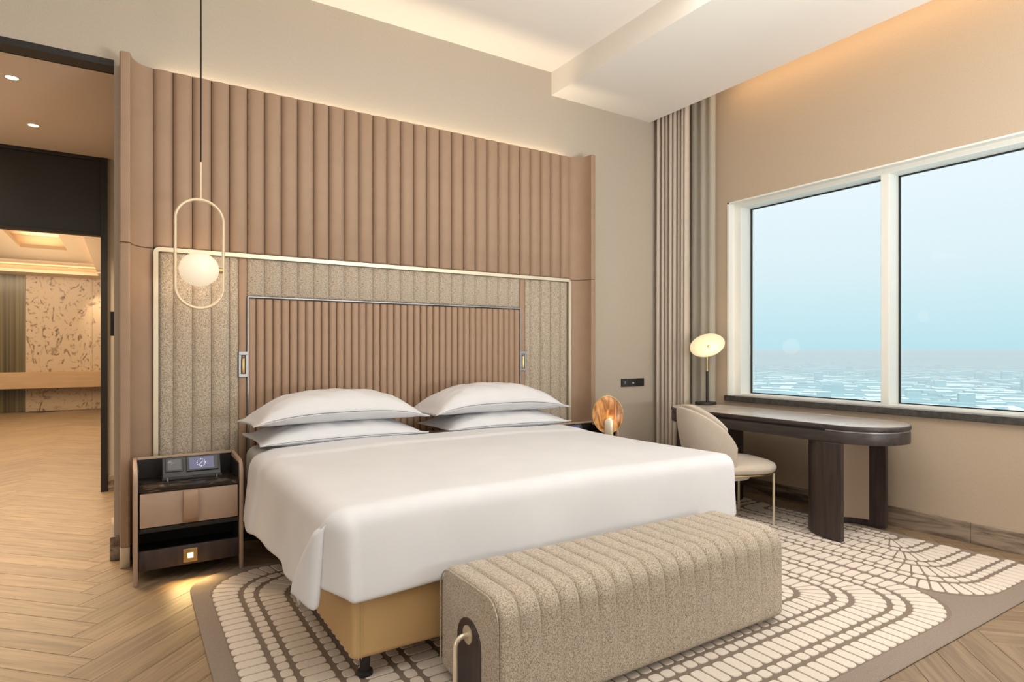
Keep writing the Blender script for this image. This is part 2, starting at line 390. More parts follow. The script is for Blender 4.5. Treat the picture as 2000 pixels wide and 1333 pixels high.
def hashn(*a):
    s = math.sin(sum(v * k for v, k in zip(a, (12.9898, 78.233, 37.719)))) * 43758.5453
    return s - math.floor(s)

# ------------------------------------------------------------------ room shell
YB = 4.50      # face of headboard wall
XW = 4.80      # face of window wall
XL = -3.2; YF = -3.2
ZC = 3.83; ZS = 3.62
fl = struct('floor', bx(XL - .1, 5.15, YF - .1, 16.3, -.12, -.0045), M['subfloor'])
struct('wall_back', bx(-.062, 5.15, YB, YB + .2, -.02, 4.0), M['wall'])
bm = bx(XL, -.062, YB, YB + .12, 3.09, 4.0); struct('wall_header', bm, M['wall'])
struct('trim_1', bx(XL, -.062, YB - .006, YB + .13, 3.05, 3.09), M['dark_trim'])
struct('wall_corridor', bx(-.062, .12, YB + .2, 6.72, -.02, 4.0), M['wall'])
struct('wall_left', bx(XL - .15, XL, YF - .1, 6.8, -.02, 4.0), M['wall'])
struct('wall_front', bx(XL, 5.15, YF - .15, YF, -.02, 4.0), M['wall'])
# window wall with one long band of glass
WY0, WY1, WZ0, WZ1 = -2.6, 3.767, .865, 2.683
bm = B()
box(bm, XW, XW + .30, YF, YB, -.02, .82); box(bm, XW, XW + .30, YF, YB, WZ1, 4.0)
box(bm, XW, XW + .30, WY1, YB, .82, WZ1); box(bm, XW, XW + .30, YF, WY0, .82, WZ1)
struct('wall_right', bm, M['wall_win'])
# ceiling: high part, soffit band, curtain pocket
bm = B(); box(bm, XL, 3.28, YF, YB, ZC, ZC + .12)
box(bm, 3.28, 4.52, YF, YB, ZS, ZC + .12); box(bm, 4.52, XW, YF, YB, 3.90, ZC + .12)
struct('ceiling', bm, M['ceil'])
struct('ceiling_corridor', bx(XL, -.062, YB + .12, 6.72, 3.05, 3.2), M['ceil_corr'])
# baseboards in veined marble, built as long slabs
bbr = struct('baseboard_right', B(), M['marble_base'])
yy = YB
k = 0
while yy > YF + .1:
    L = 1.35; y1 = max(YF, yy - L)
    obj('slab', bx(XW - .022, XW, y1 + .001, yy - .001, .0, .14, bev=.002, seg=1), M['marble_base'], bbr)
    yy = y1; k += 1
bbb = struct('baseboard_back', bx(3.80, 4.74, YB - .02, YB, 0, .14, bev=.002, seg=1), M['marble_base'])
struct('baseboard_end', bx(-.084, -.034, YB - .024, YB + .5, 0, .145, bev=.002, seg=1), M['marble_base'])
struct('baseboard_corridor', bx(-.143, -.062, 6.698, 6.72, 0, .14, bev=.002, seg=1), M['marble_base'])
# latch plate on the end of the wall
tag(obj('latch_plate', bx(-.082, -.062, 4.52, 4.60, 1.385, 1.535, bev=.002), M['dark_trim']), 'small dark upright latch plate on the wall edge beside the corridor opening', 'latch')

# window: frame, mullions, panes, sill
w1 = struct('window_1', B(), M['white_frame'])
bm = B(); box(bm, XW - .004, 4.87, WY1 - .02, WY1 + .001, WZ0, WZ1); box(bm, XW - .004, 4.87, WY0, WY1, WZ1 - .012, WZ1 + .001)
box(bm, XW - .004, 4.87, WY0, WY0 + .02, WZ0, WZ1)
struct('reveal_lining', bm, M['white_frame'], w1)
bm = B(); box(bm, 4.87, 5.06, 3.672, WY1, WZ0, WZ1, bev=.002, seg=1); box(bm, 4.87, 5.06, WY0, 3.672, 2.634, WZ1, bev=.002, seg=1)
box(bm, 4.87, 5.06, WY0, 3.672, .82, .884, bev=.002, seg=1); box(bm, 4.87, 5.06, WY0, WY0 + .05, WZ0, WZ1, bev=.002, seg=1)
struct('window_frame', bm, M['white_frame'], w1)
mull = [2.390 - 1.30 * i for i in range(4)]
edges = [3.672] + [v for y in mull for v in (y + .030, y - .030)] + [WY0 + .05]
for y in mull:
    struct('mullion', bx(4.87, 5.06, y - .030, y + .030, .884, 2.634, bev=.002, seg=1), M['white_frame'], w1)
for i in range(0, len(edges), 2):
    a, b = edges[i + 1], edges[i]
    bm = B()
    for q in ((a, a + .012, .884, 2.634), (b - .012, b, .884, 2.634)): box(bm, 5.012, 5.028, *q)
    for q in ((a, b, .884, .892), (a, b, 2.624, 2.634)): box(bm, 5.012, 5.028, *q)
    g = struct('gasket', bm, M['gasket'], w1)
    bm = B(); v = [bm.verts.new(p) for p in ((5.02, a, .884), (5.02, b, .884), (5.02, b, 2.634), (5.02, a, 2.634))]; bm.faces.new(v)
    struct('pane', bm, M['glass'], w1)
struct('trim_2', bx(4.765, 4.875, WY0 - .02, 3.782, .818, .868, bev=.004), M['sill'])

# living room beyond the corridor
struct('wall_right_living', bx(.35, .45, 6.78, 16.2, -.02, 3.5), M['wall'])
struct('wall_left_living', bx(-5.1, -5.0, 6.78, 16.2, -.02, 3.5), M['wall'])
struct('wall_corridor_end', bx(-.143, .45, 6.72, 6.80, -.02, 3.5), M['wall'])
struct('wall_corridor_side', bx(-5.1, XL, 6.72, 6.80, -.02, 3.5), M['wall'])
sw = struct('wall_far', B(), M['stone_wall'])
for x0, x1 in ((-1.76, -.62), (-.62, .35)):
    for z0, z1 in ((0, .66), (.66, 2.85)):
        obj('stone_slab', bx(x0 + .001, x1 - .001, 16.1, 16.2, z0 + .001, z1 - .001, bev=.002, seg=1), M['stone_wall'], sw)
for x0, x1 in ((-2.9, -1.76), (-4.0, -2.9), (-5.0, -4.0)):
    obj('glass_panel', bx(x0 + .004, x1 - .004, 16.12, 16.2, .0, 2.85, bev=.003, seg=1), M['smoke_glass'], sw)
lg = obj('wall_ledge', bx(-5.0, .34, 15.72, 16.1, .50, .83, bev=.006), M['ledge']); tag(lg, 'long floating wooden ledge along the far stone wall of the living room', 'ledge')
# living ceiling with two stepped trays: slab with openings made of strips
bm = B()
def ring(bm, X0, X1, Y0, Y1, x0, x1, y0, y1, z0, z1):
    box(bm, X0, x0, Y0, Y1, z0, z1); box(bm, x1, X1, Y0, Y1, z0, z1); box(bm, x0, x1, Y0, y0, z0, z1); box(bm, x0, x1, y1, Y1, z0, z1)
ring(bm, -5.0, .35, 6.8, 16.1, -3.6, -.49, 7.4, 15.37, 2.84, 2.90)
ring(bm, -3.9, .0, 7.0, 15.9, -1.50, -.86, 8.4, 13.06, 3.02, 3.08)
box(bm, -5.0, .35, 6.8, 16.2, 3.28, 3.34)
# risers behind the ledges
for x0, x1, y0, y1, z0, z1 in ((-3.95, .05, 7.0, 15.85, 2.90, 3.02), (-1.8, -.60, 8.1, 13.4, 3.08, 3.28)):
    box(bm, x0 - .05, x0, y0, y1, z0, z1); box(bm, x1, x1 + .05, y0, y1, z0, z1); box(bm, x0, x1, y0 - .05, y0, z0, z1); box(bm, x0, x1, y1, y1 + .05, z0, z1)
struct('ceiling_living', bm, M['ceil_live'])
area('tray_led_far', (-1.8, 15.55, 2.915), 3.6, 7, WARM, rot=(math.radians(170), 0, 0), sizey=.06)
area('tray_led_side', (-.35, 11.4, 2.915), .06, 14, WARM, rot=(PI, 0, 0), sizey=7.5)
area('tray_led_in_far', (-1.2, 13.2, 3.095), .6, 3, WARM, rot=(PI, 0, 0), sizey=.06)
area('tray_led_in_side', (-.75, 10.7, 3.095), .06, 5, WARM, rot=(PI, 0, 0), sizey=4)

# black portal between corridor and living room
d1 = struct('door_1', B(), M['black_gloss'])
obj('door_post', bx(-.194, -.143, 6.68, 6.78, 0, 3.05, bev=.002, seg=1), M['black_gloss'], d1)
obj('transom_panel', bx(XL, -.194, 6.71, 6.78, 2.36, 3.02, bev=.002, seg=1), M['black_gloss'], d1)
obj('transom_rail', bx(XL, -.194, 6.69, 6.78, 3.02, 3.05, bev=.002, seg=1), M['dark_trim'], d1)
obj('transom_rail', bx(XL, -.194, 6.69, 6.78, 2.335, 2.36, bev=.002, seg=1), M['dark_trim'], d1)

# recessed downlights
def downlight(x, y, z, label, up=.012):
    t = thing('downlight', label, 'downlight', (x, y, z))
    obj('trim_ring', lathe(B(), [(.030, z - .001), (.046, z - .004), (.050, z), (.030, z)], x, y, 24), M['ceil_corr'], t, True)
    obj('lens', lathe(B(), [(0, z - .002), (.034, z - .002), (.034, z)], x, y, 24), M['downlight'], t)
downlight(-.62, 5.03, 3.05, 'round recessed ceiling downlight in the corridor, the nearer of the two')
downlight(-.61, 6.01, 3.05, 'round recessed ceiling downlight in the corridor, the farther of the two')
downlight(-1.18, 11.2, 3.28, 'tiny round downlight in the stepped ceiling tray beyond the black portal')

# ------------------------------------------------------------------ herringbone floor
PW = .139; NP = 7; PL = PW * NP; R2 = math.sqrt(.5)
X0, Y0 = -.112, 3.093
def hb_plank(k, mcol, typ):
    # cell coordinates -> world centre and angle
    if typ == 0: p, q, ang = k + mcol * NP + NP / 2, k - mcol * NP + .5, PI / 4
    else: p, q, ang = k + mcol * NP + .5, k - mcol * NP + 1 + NP / 2, 3 * PI / 4
    return X0 + (p - q) * R2 * PW, Y0 + (p + q) * R2 * PW, ang
def plank_bm(bm, cx, cy, ang, uoff, uvl):
    h = .0007; L2 = PL / 2 - h; W2 = PW / 2 - h; c, s = math.cos(ang), math.sin(ang); bv = .0014
    def P(a, b, z): return (cx + a * c - b * s, cy + a * s + b * c, z)
    lo = [(-L2, -W2), (L2, -W2), (L2, W2), (-L2, W2)]
    hi = [(-L2 + bv, -W2 + bv), (L2 - bv, -W2 + bv), (L2 - bv, W2 - bv), (-L2 + bv, W2 - bv)]
    A = [bm.verts.new(P(*p, -.0045)) for p in lo]; Bm = [bm.verts.new(P(*p, -bv)) for p in lo]; T = [bm.verts.new(P(*p, 0)) for p in hi]
    fs = [(bm.faces.new(T), hi)]
    for i in range(4):
        j = (i + 1) % 4
        fs.append((bm.faces.new((Bm[i], Bm[j], T[j], T[i])), [lo[i], lo[j], hi[j], hi[i]]))
        fs.append((bm.faces.new((A[i], A[j], Bm[j], Bm[i])), [lo[i], lo[j], lo[j], lo[i]]))
    for f, uvs in fs:
        for l, q in zip(f.loops, uvs): l[uvl].uv = (q[0] + uoff + 5, q[1])
cells = []
for mcol in range(-6, 6):
    for k in range(-90, 120):
        for typ in (0, 1):
            x, y, a = hb_plank(k, mcol, typ)
            if not (XL + .2 < x < XW + .36 and YF + .3 < y < 16.0): continue
            if y > YB + .1 and not (x < .45): continue
            if y > 6.4 and -.4 < x < .0 and y < 7.3: pass
            cells.append((x, y, a))
def inview(x, y):
    d = x * math.sin(YAW) + y * math.cos(YAW); r = x * math.cos(YAW) - y * math.sin(YAW)
    if d < .4: return False
    return abs(r / d) < .90 and 1.3 / d < .60
vis = [c for c in cells if c[0] < XW - .37 and inview(c[0], c[1]) and not (.55 < c[0] < 4.4 and 1.45 < c[1] < 3.6)]
vis.sort(key=lambda c: c[0] ** 2 + c[1] ** 2)
single = vis[:280]; sset = set(single)
pm = B(); uvl = pm.loops.layers.uv.new('UVMap'); plank_bm(pm, 0, 0, 0, 0, uvl)
pme = finish(pm, 'plank', M['oak'])
for (x, y, a) in single:
    o = bpy.data.objects.new('plank', pme); COL.objects.link(o); o.parent = fl; o.location = (x, y, 0); o.rotation_euler = (0, 0, a)
bm = B(); uvl = bm.loops.layers.uv.new('UVMap'); i = 0
for c in cells:
    if c in sset: continue
    i += 1; plank_bm(bm, c[0], c[1], c[2], i * 10, uvl)
r_ = bmesh.ops.bisect_plane(bm, geom=bm.verts[:] + bm.edges[:] + bm.faces[:], plane_co=(XW - .004, 0, 0), plane_no=(1, 0, 0), clear_outer=True)
o = obj('plank_field', bm, M['oak'], fl); o['kind'] = 'stuff'

# ------------------------------------------------------------------ headboard
HX0, CW, NC = .144, .110, 30
HZ = 3.07; YC = 4.445
hb = thing('headboard', 'tall channel-tufted taupe leather headboard with felt inset and curved wings', 'headboard', (1.80, YB - .03, 0))
obj('backing', bx(.13, 3.46, YC + .001, YC + .018, .02, HZ, bev=.001, seg=1), M['dark_trim'], hb)
def channel_mesh(w, h, dep, m, name):
    n = 10; bm = B()
    prof = [(-w / 2 + w * i / n, -dep * (max(0, 1 - abs(2 * i / n - 1) ** 2.6)) ** .62) for i in range(n + 1)]
    rows = [(0, .25), (.006, .8), (.016, 1), (h - .016, 1), (h - .006, .8), (h, .25)]
    V = [[bm.verts.new((x, y * s, z)) for x, y in prof] for z, s in rows]
    for a, b in zip(V, V[1:]):
        for i in range(n): bm.faces.new((a[i], a[i + 1], b[i + 1], b[i]))
    return finish(bm, name, m, True, 60)
def place(me, name, x, y, z, parent, inv):
    o = bpy.data.objects.new(name, me); COL.objects.link(o); o.parent = parent
    o.location = inv @ Vector((x, y, z)); return o
inv = ROOT[hb.name].inverted()
ZF = 1.945
me = channel_mesh(CW - .0035, HZ - ZF - .002, .032, M['leather'], 'channel')
for k in range(NC): place(me, 'channel', HX0 + CW * (k + .5), YC, ZF + .001, hb, inv)
FZ0 = .10
me = channel_mesh(CW - .001, 1.918 - FZ0, .023, M['felt'], 'felt_channel')
for k in (1, 2, 3, 26, 27, 28): place(me, 'felt_channel', HX0 + CW * (k + .5), YC, FZ0, hb, inv)
me = channel_mesh(.078, 1.918 - FZ0, .017, M['felt'], 'felt_channel')
for x in (HX0 + CW - .039, HX0 + CW * 29 + .039): place(me, 'felt_channel', x, YC, FZ0, hb, inv)
me = channel_mesh(.053, 1.918 - FZ0, .014, M['felt'], 'felt_channel')
for x in (HX0 + CW * 4 + .027, HX0 + CW * 26 - .027): place(me, 'felt_channel', x, YC, FZ0, hb, inv)
me = channel_mesh(.054, 1.918 - FZ0, .014, M['leather'], 'leather_strip')
for x in (HX0 + CW * 5 - .028, HX0 + CW * 25 + .028): place(me, 'leather_strip', x, YC, FZ0, hb, inv)
me = channel_mesh(CW - .001, 1.918 - 1.662, .019, M['felt'], 'felt_channel')
for k in range(5, 25): place(me, 'felt_channel', HX0 + CW * (k + .5), YC, 1.662, hb, inv)
me = channel_mesh(CW / 2 - .0022, 1.648 - .30, .020, M['leather'], 'narrow_channel')
for k in range(40): place(me, 'narrow_channel', HX0 + CW * 5 + CW / 2 * (k + .5), YC, .30, hb, inv)
# metal frame (inverted U with round corners)
def uframe(x0, x1, z0, z1, t, r, y0, y1):
    o = [(x0, z0)] + [(x0 + r - r * math.cos(a), z1 - r + r * math.sin(a)) for a in [PI / 2 * i / 6 for i in range(7)]] + \
        [(x1 - r + r * math.sin(a), z1 - r + r * math.cos(a)) for a in [PI / 2 * i / 6 for i in range(7)]] + [(x1, z0)]
    ri = max(r - t, .003); X0_, X1_, Z1_ = x0 + t, x1 - t, z1 - t
    inn = [(X0_, z0)] + [(X0_ + ri - ri * math.cos(a), Z1_ - ri + ri * math.sin(a)) for a in [PI / 2 * i / 6 for i in range(7)]] + \
        [(X1_ - ri + ri * math.sin(a), Z1_ - ri + ri * math.cos(a)) for a in [PI / 2 * i / 6 for i in range(7)]] + [(X1_, z0)]
    bm = B(); n = len(o)
    of = [bm.verts.new((p[0], y0, p[1])) for p in o]; inf = [bm.verts.new((p[0], y0, p[1])) for p in inn]
    ob = [bm.verts.new((p[0], y1, p[1])) for p in o]; inb = [bm.verts.new((p[0], y1, p[1])) for p in inn]
    for i in range(n - 1):
        bm.faces.new((of[i], of[i + 1], inf[i + 1], inf[i])); bm.faces.new((of[i], ob[i], ob[i + 1], of[i + 1])); bm.faces.new((inf[i], inf[i + 1], inb[i + 1], inb[i]))
        bm.faces.new((ob[i], inb[i], inb[i + 1], ob[i + 1]))
    bmesh.ops.recalc_face_normals(bm, faces=bm.faces)
    return bm
obj('metal_frame', uframe(HX0 + .001, HX0 + CW * NC - .001, .06, 1.945, .027, .034, YC - .028, YC + .004), M['bronze'], hb, True, 30)
obj('inner_frame', uframe(HX0 + CW * 5 - .002, HX0 + CW * 25 + .002, .10, 1.660, .0075, .012, YC - .022, YC + .004), M['nickel'], hb, True, 30)
# curved wings
def wing(side, z0, z1):
    n = 12
    pts = [(-.032, 4.495), (-.032, 4.293), (-.026, 4.281), (-.014, 4.277), (.012, 4.275), (.021, 4.281)]
    pts += [(.144 - .121 * math.cos(PI / 2 * i / n), 4.286 + .156 * math.sin(PI / 2 * i / n)) for i in range(1, n + 1)]
    pts += [(.144, YC + .018)] + [(.158 - .121 * math.cos(PI / 2 * i / n) - .018, 4.304 + .156 * math.sin(PI / 2 * i / n)) for i in range(n - 1, 0, -1)] + [(.018, 4.31), (.018, 4.495)]
    if side > 0: pts = [(3.588 - x, y) for x, y in pts]
    return prism(B(), pts, z0, z1, bev=.002, seg=1)
for s in (-1, 1):
    obj('wing_panel', wing(s, .125, 1.935), M['leather'], hb, True, 30)
    obj('wing_panel', wing(s, 1.939, HZ), M['leather'], hb, True, 30)
    x0, x1 = (-.031, .021) if s < 0 else (3.567, 3.619)
    obj('foot_cap', bx(x0, x1, 4.283, 4.49, .0, .122, bev=.004), M['bronze'], hb, True, 30, label='polished champagne metal foot cap')

# reading lights set in the leather strips
for x, lab in ((.667, 'recessed metal reading light on the headboard strip left of the bed'), (2.921, 'recessed metal reading light on the headboard strip right of the bed')):
    t = thing('reading_light', lab, 'reading light', (x, YC, 1.12), group='reading lights in the headboard')
    yf = YC - .024
    bm = B(); box(bm, x - .029, x + .029, yf, YC, 1.115, 1.135, bev=.002); box(bm, x - .029, x + .029, yf, YC, 1.262, 1.285, bev=.002)
    box(bm, x - .029, x - .015, yf, YC, 1.135, 1.262, bev=.001); box(bm, x + .015, x + .029, yf, YC, 1.135, 1.262, bev=.001)
    obj('plate', bm, M['nickel'], t)
    obj('recess', bx(x - .016, x + .016, YC - .006, YC, 1.13, 1.27), M['niche'], t)
    obj('lamp_head', lathe(B(), [(0, 1.138), (.011, 1.138), (.012, 1.142), (.012, 1.232), (.010, 1.240), (0, 1.241)], x, YC - .018, 20), M['brass'], t, True, 40)
    obj('knob', ellipsoid(B(), (x, YC - .019, 1.251), .007, .007, .008, 12, 8), M['nickel'], t, True)

# ------------------------------------------------------------------ pendant lamp
PX, PY = .376, 4.05
t = thing('pendant_lamp', 'oval ring pendant lamp with glowing opal globe hanging over the left nightstand', 'pendant lamp', (PX, PY, ZC))
obj('cord', tube(B(), [(PX, PY, ZC), (PX + .001, PY, 3.1), (PX, PY, 2.41)], .0042, 8), M['cord'], t, True)
obj('stem', tube(B(), [(PX, PY, 2.415), (PX, PY, 2.19)], .0055, 12), M['pend_metal'], t, True)
rz0, rz1, rw = 1.545, 2.192, .128; pts = []
for i in range(24): a = PI * i / 24; pts.append((PX - .006 + rw * math.cos(a), PY, rz1 - rw + rw * math.sin(a)))
for i in range(24): a = PI + PI * i / 24; pts.append((PX - .006 + rw * math.cos(a), PY, rz0 + rw + rw * math.sin(a)))
obj('ring', tube(B(), pts, .0085, 12, closed=True), M['pend_metal'], t, True)
obj('socket', tube(B(), [(PX + .118, PY, 1.776), (PX + .094, PY, 1.776)], .017, 16), M['brass'], t, True, 40)
obj('globe', ellipsoid(B(), (PX - .009, PY, 1.776), .108, .100, .101), M['globe'], t, True)
point('pendant_bulb', (PX - .01, PY + .15, 1.776), 2.4, (1, .68, .38), .09)
obj('canopy_plate', lathe(B(), [(0, ZC - .02), (.045, ZC - .02), (.05, ZC - .014), (.05, ZC)], PX, PY, 24), M['pend_metal'], t, True, 40)

# ------------------------------------------------------------------ nightstands
def nightstand(cx, label, group):
    t = thing('nightstand', label, 'nightstand', (cx, 4.09, 0), group=group)
    w = .2785; y0, y1 = 3.905, 4.27
    # leather shell: side profiles with rounded front corner, joined by the back
    prof = [(y0, .0), (y0 + .02, .0), (y0 + .024, .0)]
    side = [(y0, .012), (y0 + .006, .0), (y0 + .022, .0), (y0 + .03, .012), (y0 + .03, .05), (y0 + .06, .07), (y1, .07), (y1, .655)]
    r = .075; zt = .642
    side += [(y0 + r - r * math.sin(a), zt - r + r * math.cos(a)) for a in [PI / 2 * i / 7 for i in range(8)]]
    for s in (-1, 1):
        x = cx + s * w
        xa, xb = (x, x + .022) if s < 0 else (x - .022, x)
        obj('side_panel', prism(B(), side, xa, xb, 'x', bev=.006), M['leather_ns'], t, True, 40)
    obj('back_panel', bx(cx - w + .022, cx + w - .022, y1 - .022, y1, .07, .655, bev=.005), M['leather_ns'], t, True, 40)
    obj('inner_lining', bx(cx - w + .0225, cx + w - .0225, y1 - .028, y1 - .0225, .08, .642), M['niche'], t)
    for s in (-1, 1):
        xa = cx + s * (w - .022); xb = xa - s * .005
        obj('inner_lining', bx(min(xa, xb), max(xa, xb), y0 + .028, y1 - .028, .08, .625), M['niche'], t)
    obj('marble_top', bx(cx - w + .028, cx + w - .028, y0 + .004, y1 - .029, .508, .534, bev=.003), M['marble_dark'], t, True, 40)
    d = obj('drawer', bx(cx - w + .03, cx + w - .03, y0 + .008, y0 + .30, .312, .502, bev=.006), M['leather_ns'], t, True, 40)
    strap = [(y0 + .009, .502), (y0 - .004, .495), (y0 - .016, .46), (y0 - .020, .41), (y0 - .016, .36), (y0 - .004, .322), (y0 + .009, .315)]
    bm = B()
    inner = [(a + .005, b) for a, b in strap]
    prism(bm, strap + inner[::-1], cx - .036, cx + .036, 'x')
    obj('pull_strap', bm, M['leather'], d, True, 50)
    bm = B(); box(bm, cx - w + .028, cx + w - .028, y0 + .012, y1 - .03, .285, .308); box(bm, cx - w + .028, cx + w - .028, y1 - .06, y1 - .03, .15, .285); box(bm, cx - w + .028, cx + w - .028, y0 + .045, y1 - .03, .075, .150)
    obj('niche', bm, M['niche'], t)
    ra = obj('bottom_rail', bx(cx - w + .024, cx + w - .024, y0 + .022, y0 + .044, .072, .182, bev=.004), M['wood_dark'], t, True, 40)
    lp = obj('step_light', bx(cx - .036, cx + .036, y0 + .016, y0 + .024, .086, .162, bev=.002), M['brass'], t, label='small square brass night light')
    obj('lens', bx(cx - .014, cx + .014, y0 + .012, y0 + .018, .110, .138, bev=.002), M['led_small'], lp)
    return t
nightstand(.3115, 'taupe leather nightstand with drawer, left of the bed under the pendant', 'nightstands')
nightstand(3.2885, 'taupe leather nightstand on the right of the bed, mostly hidden behind it', 'nightstands')
area('step_light_beam', (.3115, 3.868, .105), .20, .9, (1, .66, .28), rot=(math.radians(-34), 0, 0), sizey=.008, spread=math.radians(115))
spot('step_light_beam_b', (3.2885, 3.91, .150), 2.6, (1, .66, .26), (3.29, 3.62, -.05), 120, .5, .012)

def console(cx, y, z, rot, label):
    """bedside control dock with two screens, leaning back"""
    t = thing('control_dock', label, 'control panel', (cx, y, z), rot, group='bedside control docks')
    Rm = Matrix.Rotation(math.radians(-28), 4, 'X')
    def put(bm): bmesh.ops.transform(bm, matrix=Matrix.Translation((0, 0, .012)) @ Rm, verts=bm.verts); return bm
    obj('body', put(bx(-.155, .155, -.002, .055, .0, .125, bev=.004)), M['device'], t, local=True)
    obj('small_screen', put(bx(-.140, -.048, -.008, .0, .034, .116, bev=.002)), M['switch'], t, local=True)
    a = obj('display', put(bx(-.128, -.058, -.0095, -.0075, .044, .108)), M['screen_g'], t, local=True)
    obj('large_screen', put(bx(-.030, .142, -.012, .0, .028, .120, bev=.002)), M['switch'], t, local=True)
    b = obj('display', put(bx(-.016, .118, -.0135, -.0115, .038, .110)), M['screen_p'], t, local=True)
    bm = B()
    for k in range(12):
        an = 2 * PI * k / 12; X, Z = .048 + .022 * math.sin(an), .074 + .022 * math.cos(an)
        s = .0018 if k % 3 else .0028; box(bm, X - s, X + s, -.0142, -.0137, Z - s, Z + s)
    for an, L in ((.9, .014), (3.8, .018)):
        p0 = Vector((.048, -.0142, .074)); p1 = p0 + Vector((math.sin(an) * L, 0, math.cos(an) * L)); tube(bm, [p0, p1], .0014, 6)
    obj('clock_marks', put(bm), M['screen_ink'], b, local=True)
    bm = B()
    for X0_, X1_, Z_ in ((-.122, -.106, .098), (-.124, -.108, .092), (-.100, -.094, .086), (-.110, -.104, .080)): box(bm, X0_, X1_, -.0102, -.0096, Z_, Z_ + .0025)
    obj('symbols', put(bm), M['icon'], a, local=True)
    obj('base', bx(-.158, .158, -.02, .10, .0, .014, bev=.003), M['device'], t, local=True)
    for s in (-1, 1): obj('pin', tube(B(), [(s * .13, -.024, 0), (s * .13, -.024, .018)], .004, 8), M['nickel'], t, local=True, smooth=True)
    return t
console(.335, 4.085, .534, 0, 'black bedside control dock with grey and violet screens on the left nightstand')
console(3.17, 4.07, .534, 0, 'black bedside control dock peeking over the bed on the right nightstand')

# amber disc lamp on the right nightstand
AX, AY = 3.60, 4.10
AX = 3.475; AY = 3.945
t = thing('disc_lamp', 'small table lamp with glowing amber glass disc on the right nightstand', 'table lamp', (AX, AY, .534))
rot = Matrix.Rotation(math.radians(-38), 4, 'Z') @ Matrix.Rotation(math.radians(-6), 4, 'X')
bm = B(); ellipsoid(bm, (0, 0, 0), .128, .022, .158, 40, 20, None)
bmesh.ops.transform(bm, matrix=Matrix.Translation((AX + .02, AY + .03, .740)) @ rot, verts=bm.verts)
obj('glass_disc', bm, M['amber'], t, True)
bm = B(); pts = [(math.cos(2 * PI * i / 48) * .129, 0, math.sin(2 * PI * i / 48) * .159) for i in range(48)]
tube(bm, pts, .0035, 8, closed=True); bmesh.ops.transform(bm, matrix=Matrix.Translation((AX + .02, AY + .03, .740)) @ rot, verts=bm.verts)
obj('rim', bm, M['brass'], t, True)
out = [(-.036, 0), (.036, 0)] + [(.036 * math.cos(PI * i / 10), .145 + .036 * math.sin(PI * i / 10)) for i in range(11)]
bm = prism(B(), out, -.016, .016, 'y', bev=.005); bmesh.ops.transform(bm, matrix=Matrix.Translation((AX - .005, AY - .012, .534)) @ Matrix.Rotation(math.radians(-38), 4, 'Z'), verts=bm.verts)
obj('stand', bm, M['bronze'], t, True, 40)
point('disc_lamp_glow', (AX + .005, AY - .03, .72), .35, (1, .6, .25), .02)

# ------------------------------------------------------------------ bed
bed = thing('bed', 'king size bed with ochre leather base on the rug', 'bed', (1.8, 3.3, 0))
bz0, bz1 = .105, .372
obj('bed_base', bx(.728, 2.872, 2.285, 4.40, bz0, bz1, bev=.022, seg=4), M['mustard'], bed, True, 40)
for s in (0, 1):
    xx = .728 if s == 0 else 2.872
    sg = 1 if s == 0 else -1
    bm = B()
    for dx, y in ((.012 * sg, 2.2838), (.024 * sg, 2.2835)):
        tube(bm, [(xx + dx + .012 * sg, y + .0005, bz0 + .004), (xx + dx + .012 * sg, y, .2), (xx + dx + .012 * sg, y, bz1 - .03)], .0016, 6)
    obj('stitching', bm, M['thread'], bed, True)
def bedleg(x, y):
    l = obj('leg', lathe(B(), [(0, .03), (.019, .03), (.022, .10), (.024, .115), (0, .115)], x, y, 20), M['rubber'], bed, True, 40)
    obj('glide', lathe(B(), [(0, .0132), (.030, .0132), (.032, .018), (.030, .030), (.02, .034), (0, .034)], x, y, 20), M['rubber'], l, True, 40)
for x in (.80, 1.8, 2.80):
    for y in (2.35, 3.3, 4.25): bedleg(x, y)
mt = obj('mattress', bx(.672, 2.928, 2.31, 4.405, bz1, .662, bev=.07, seg=6), M['sheet'], bed, True, 60)

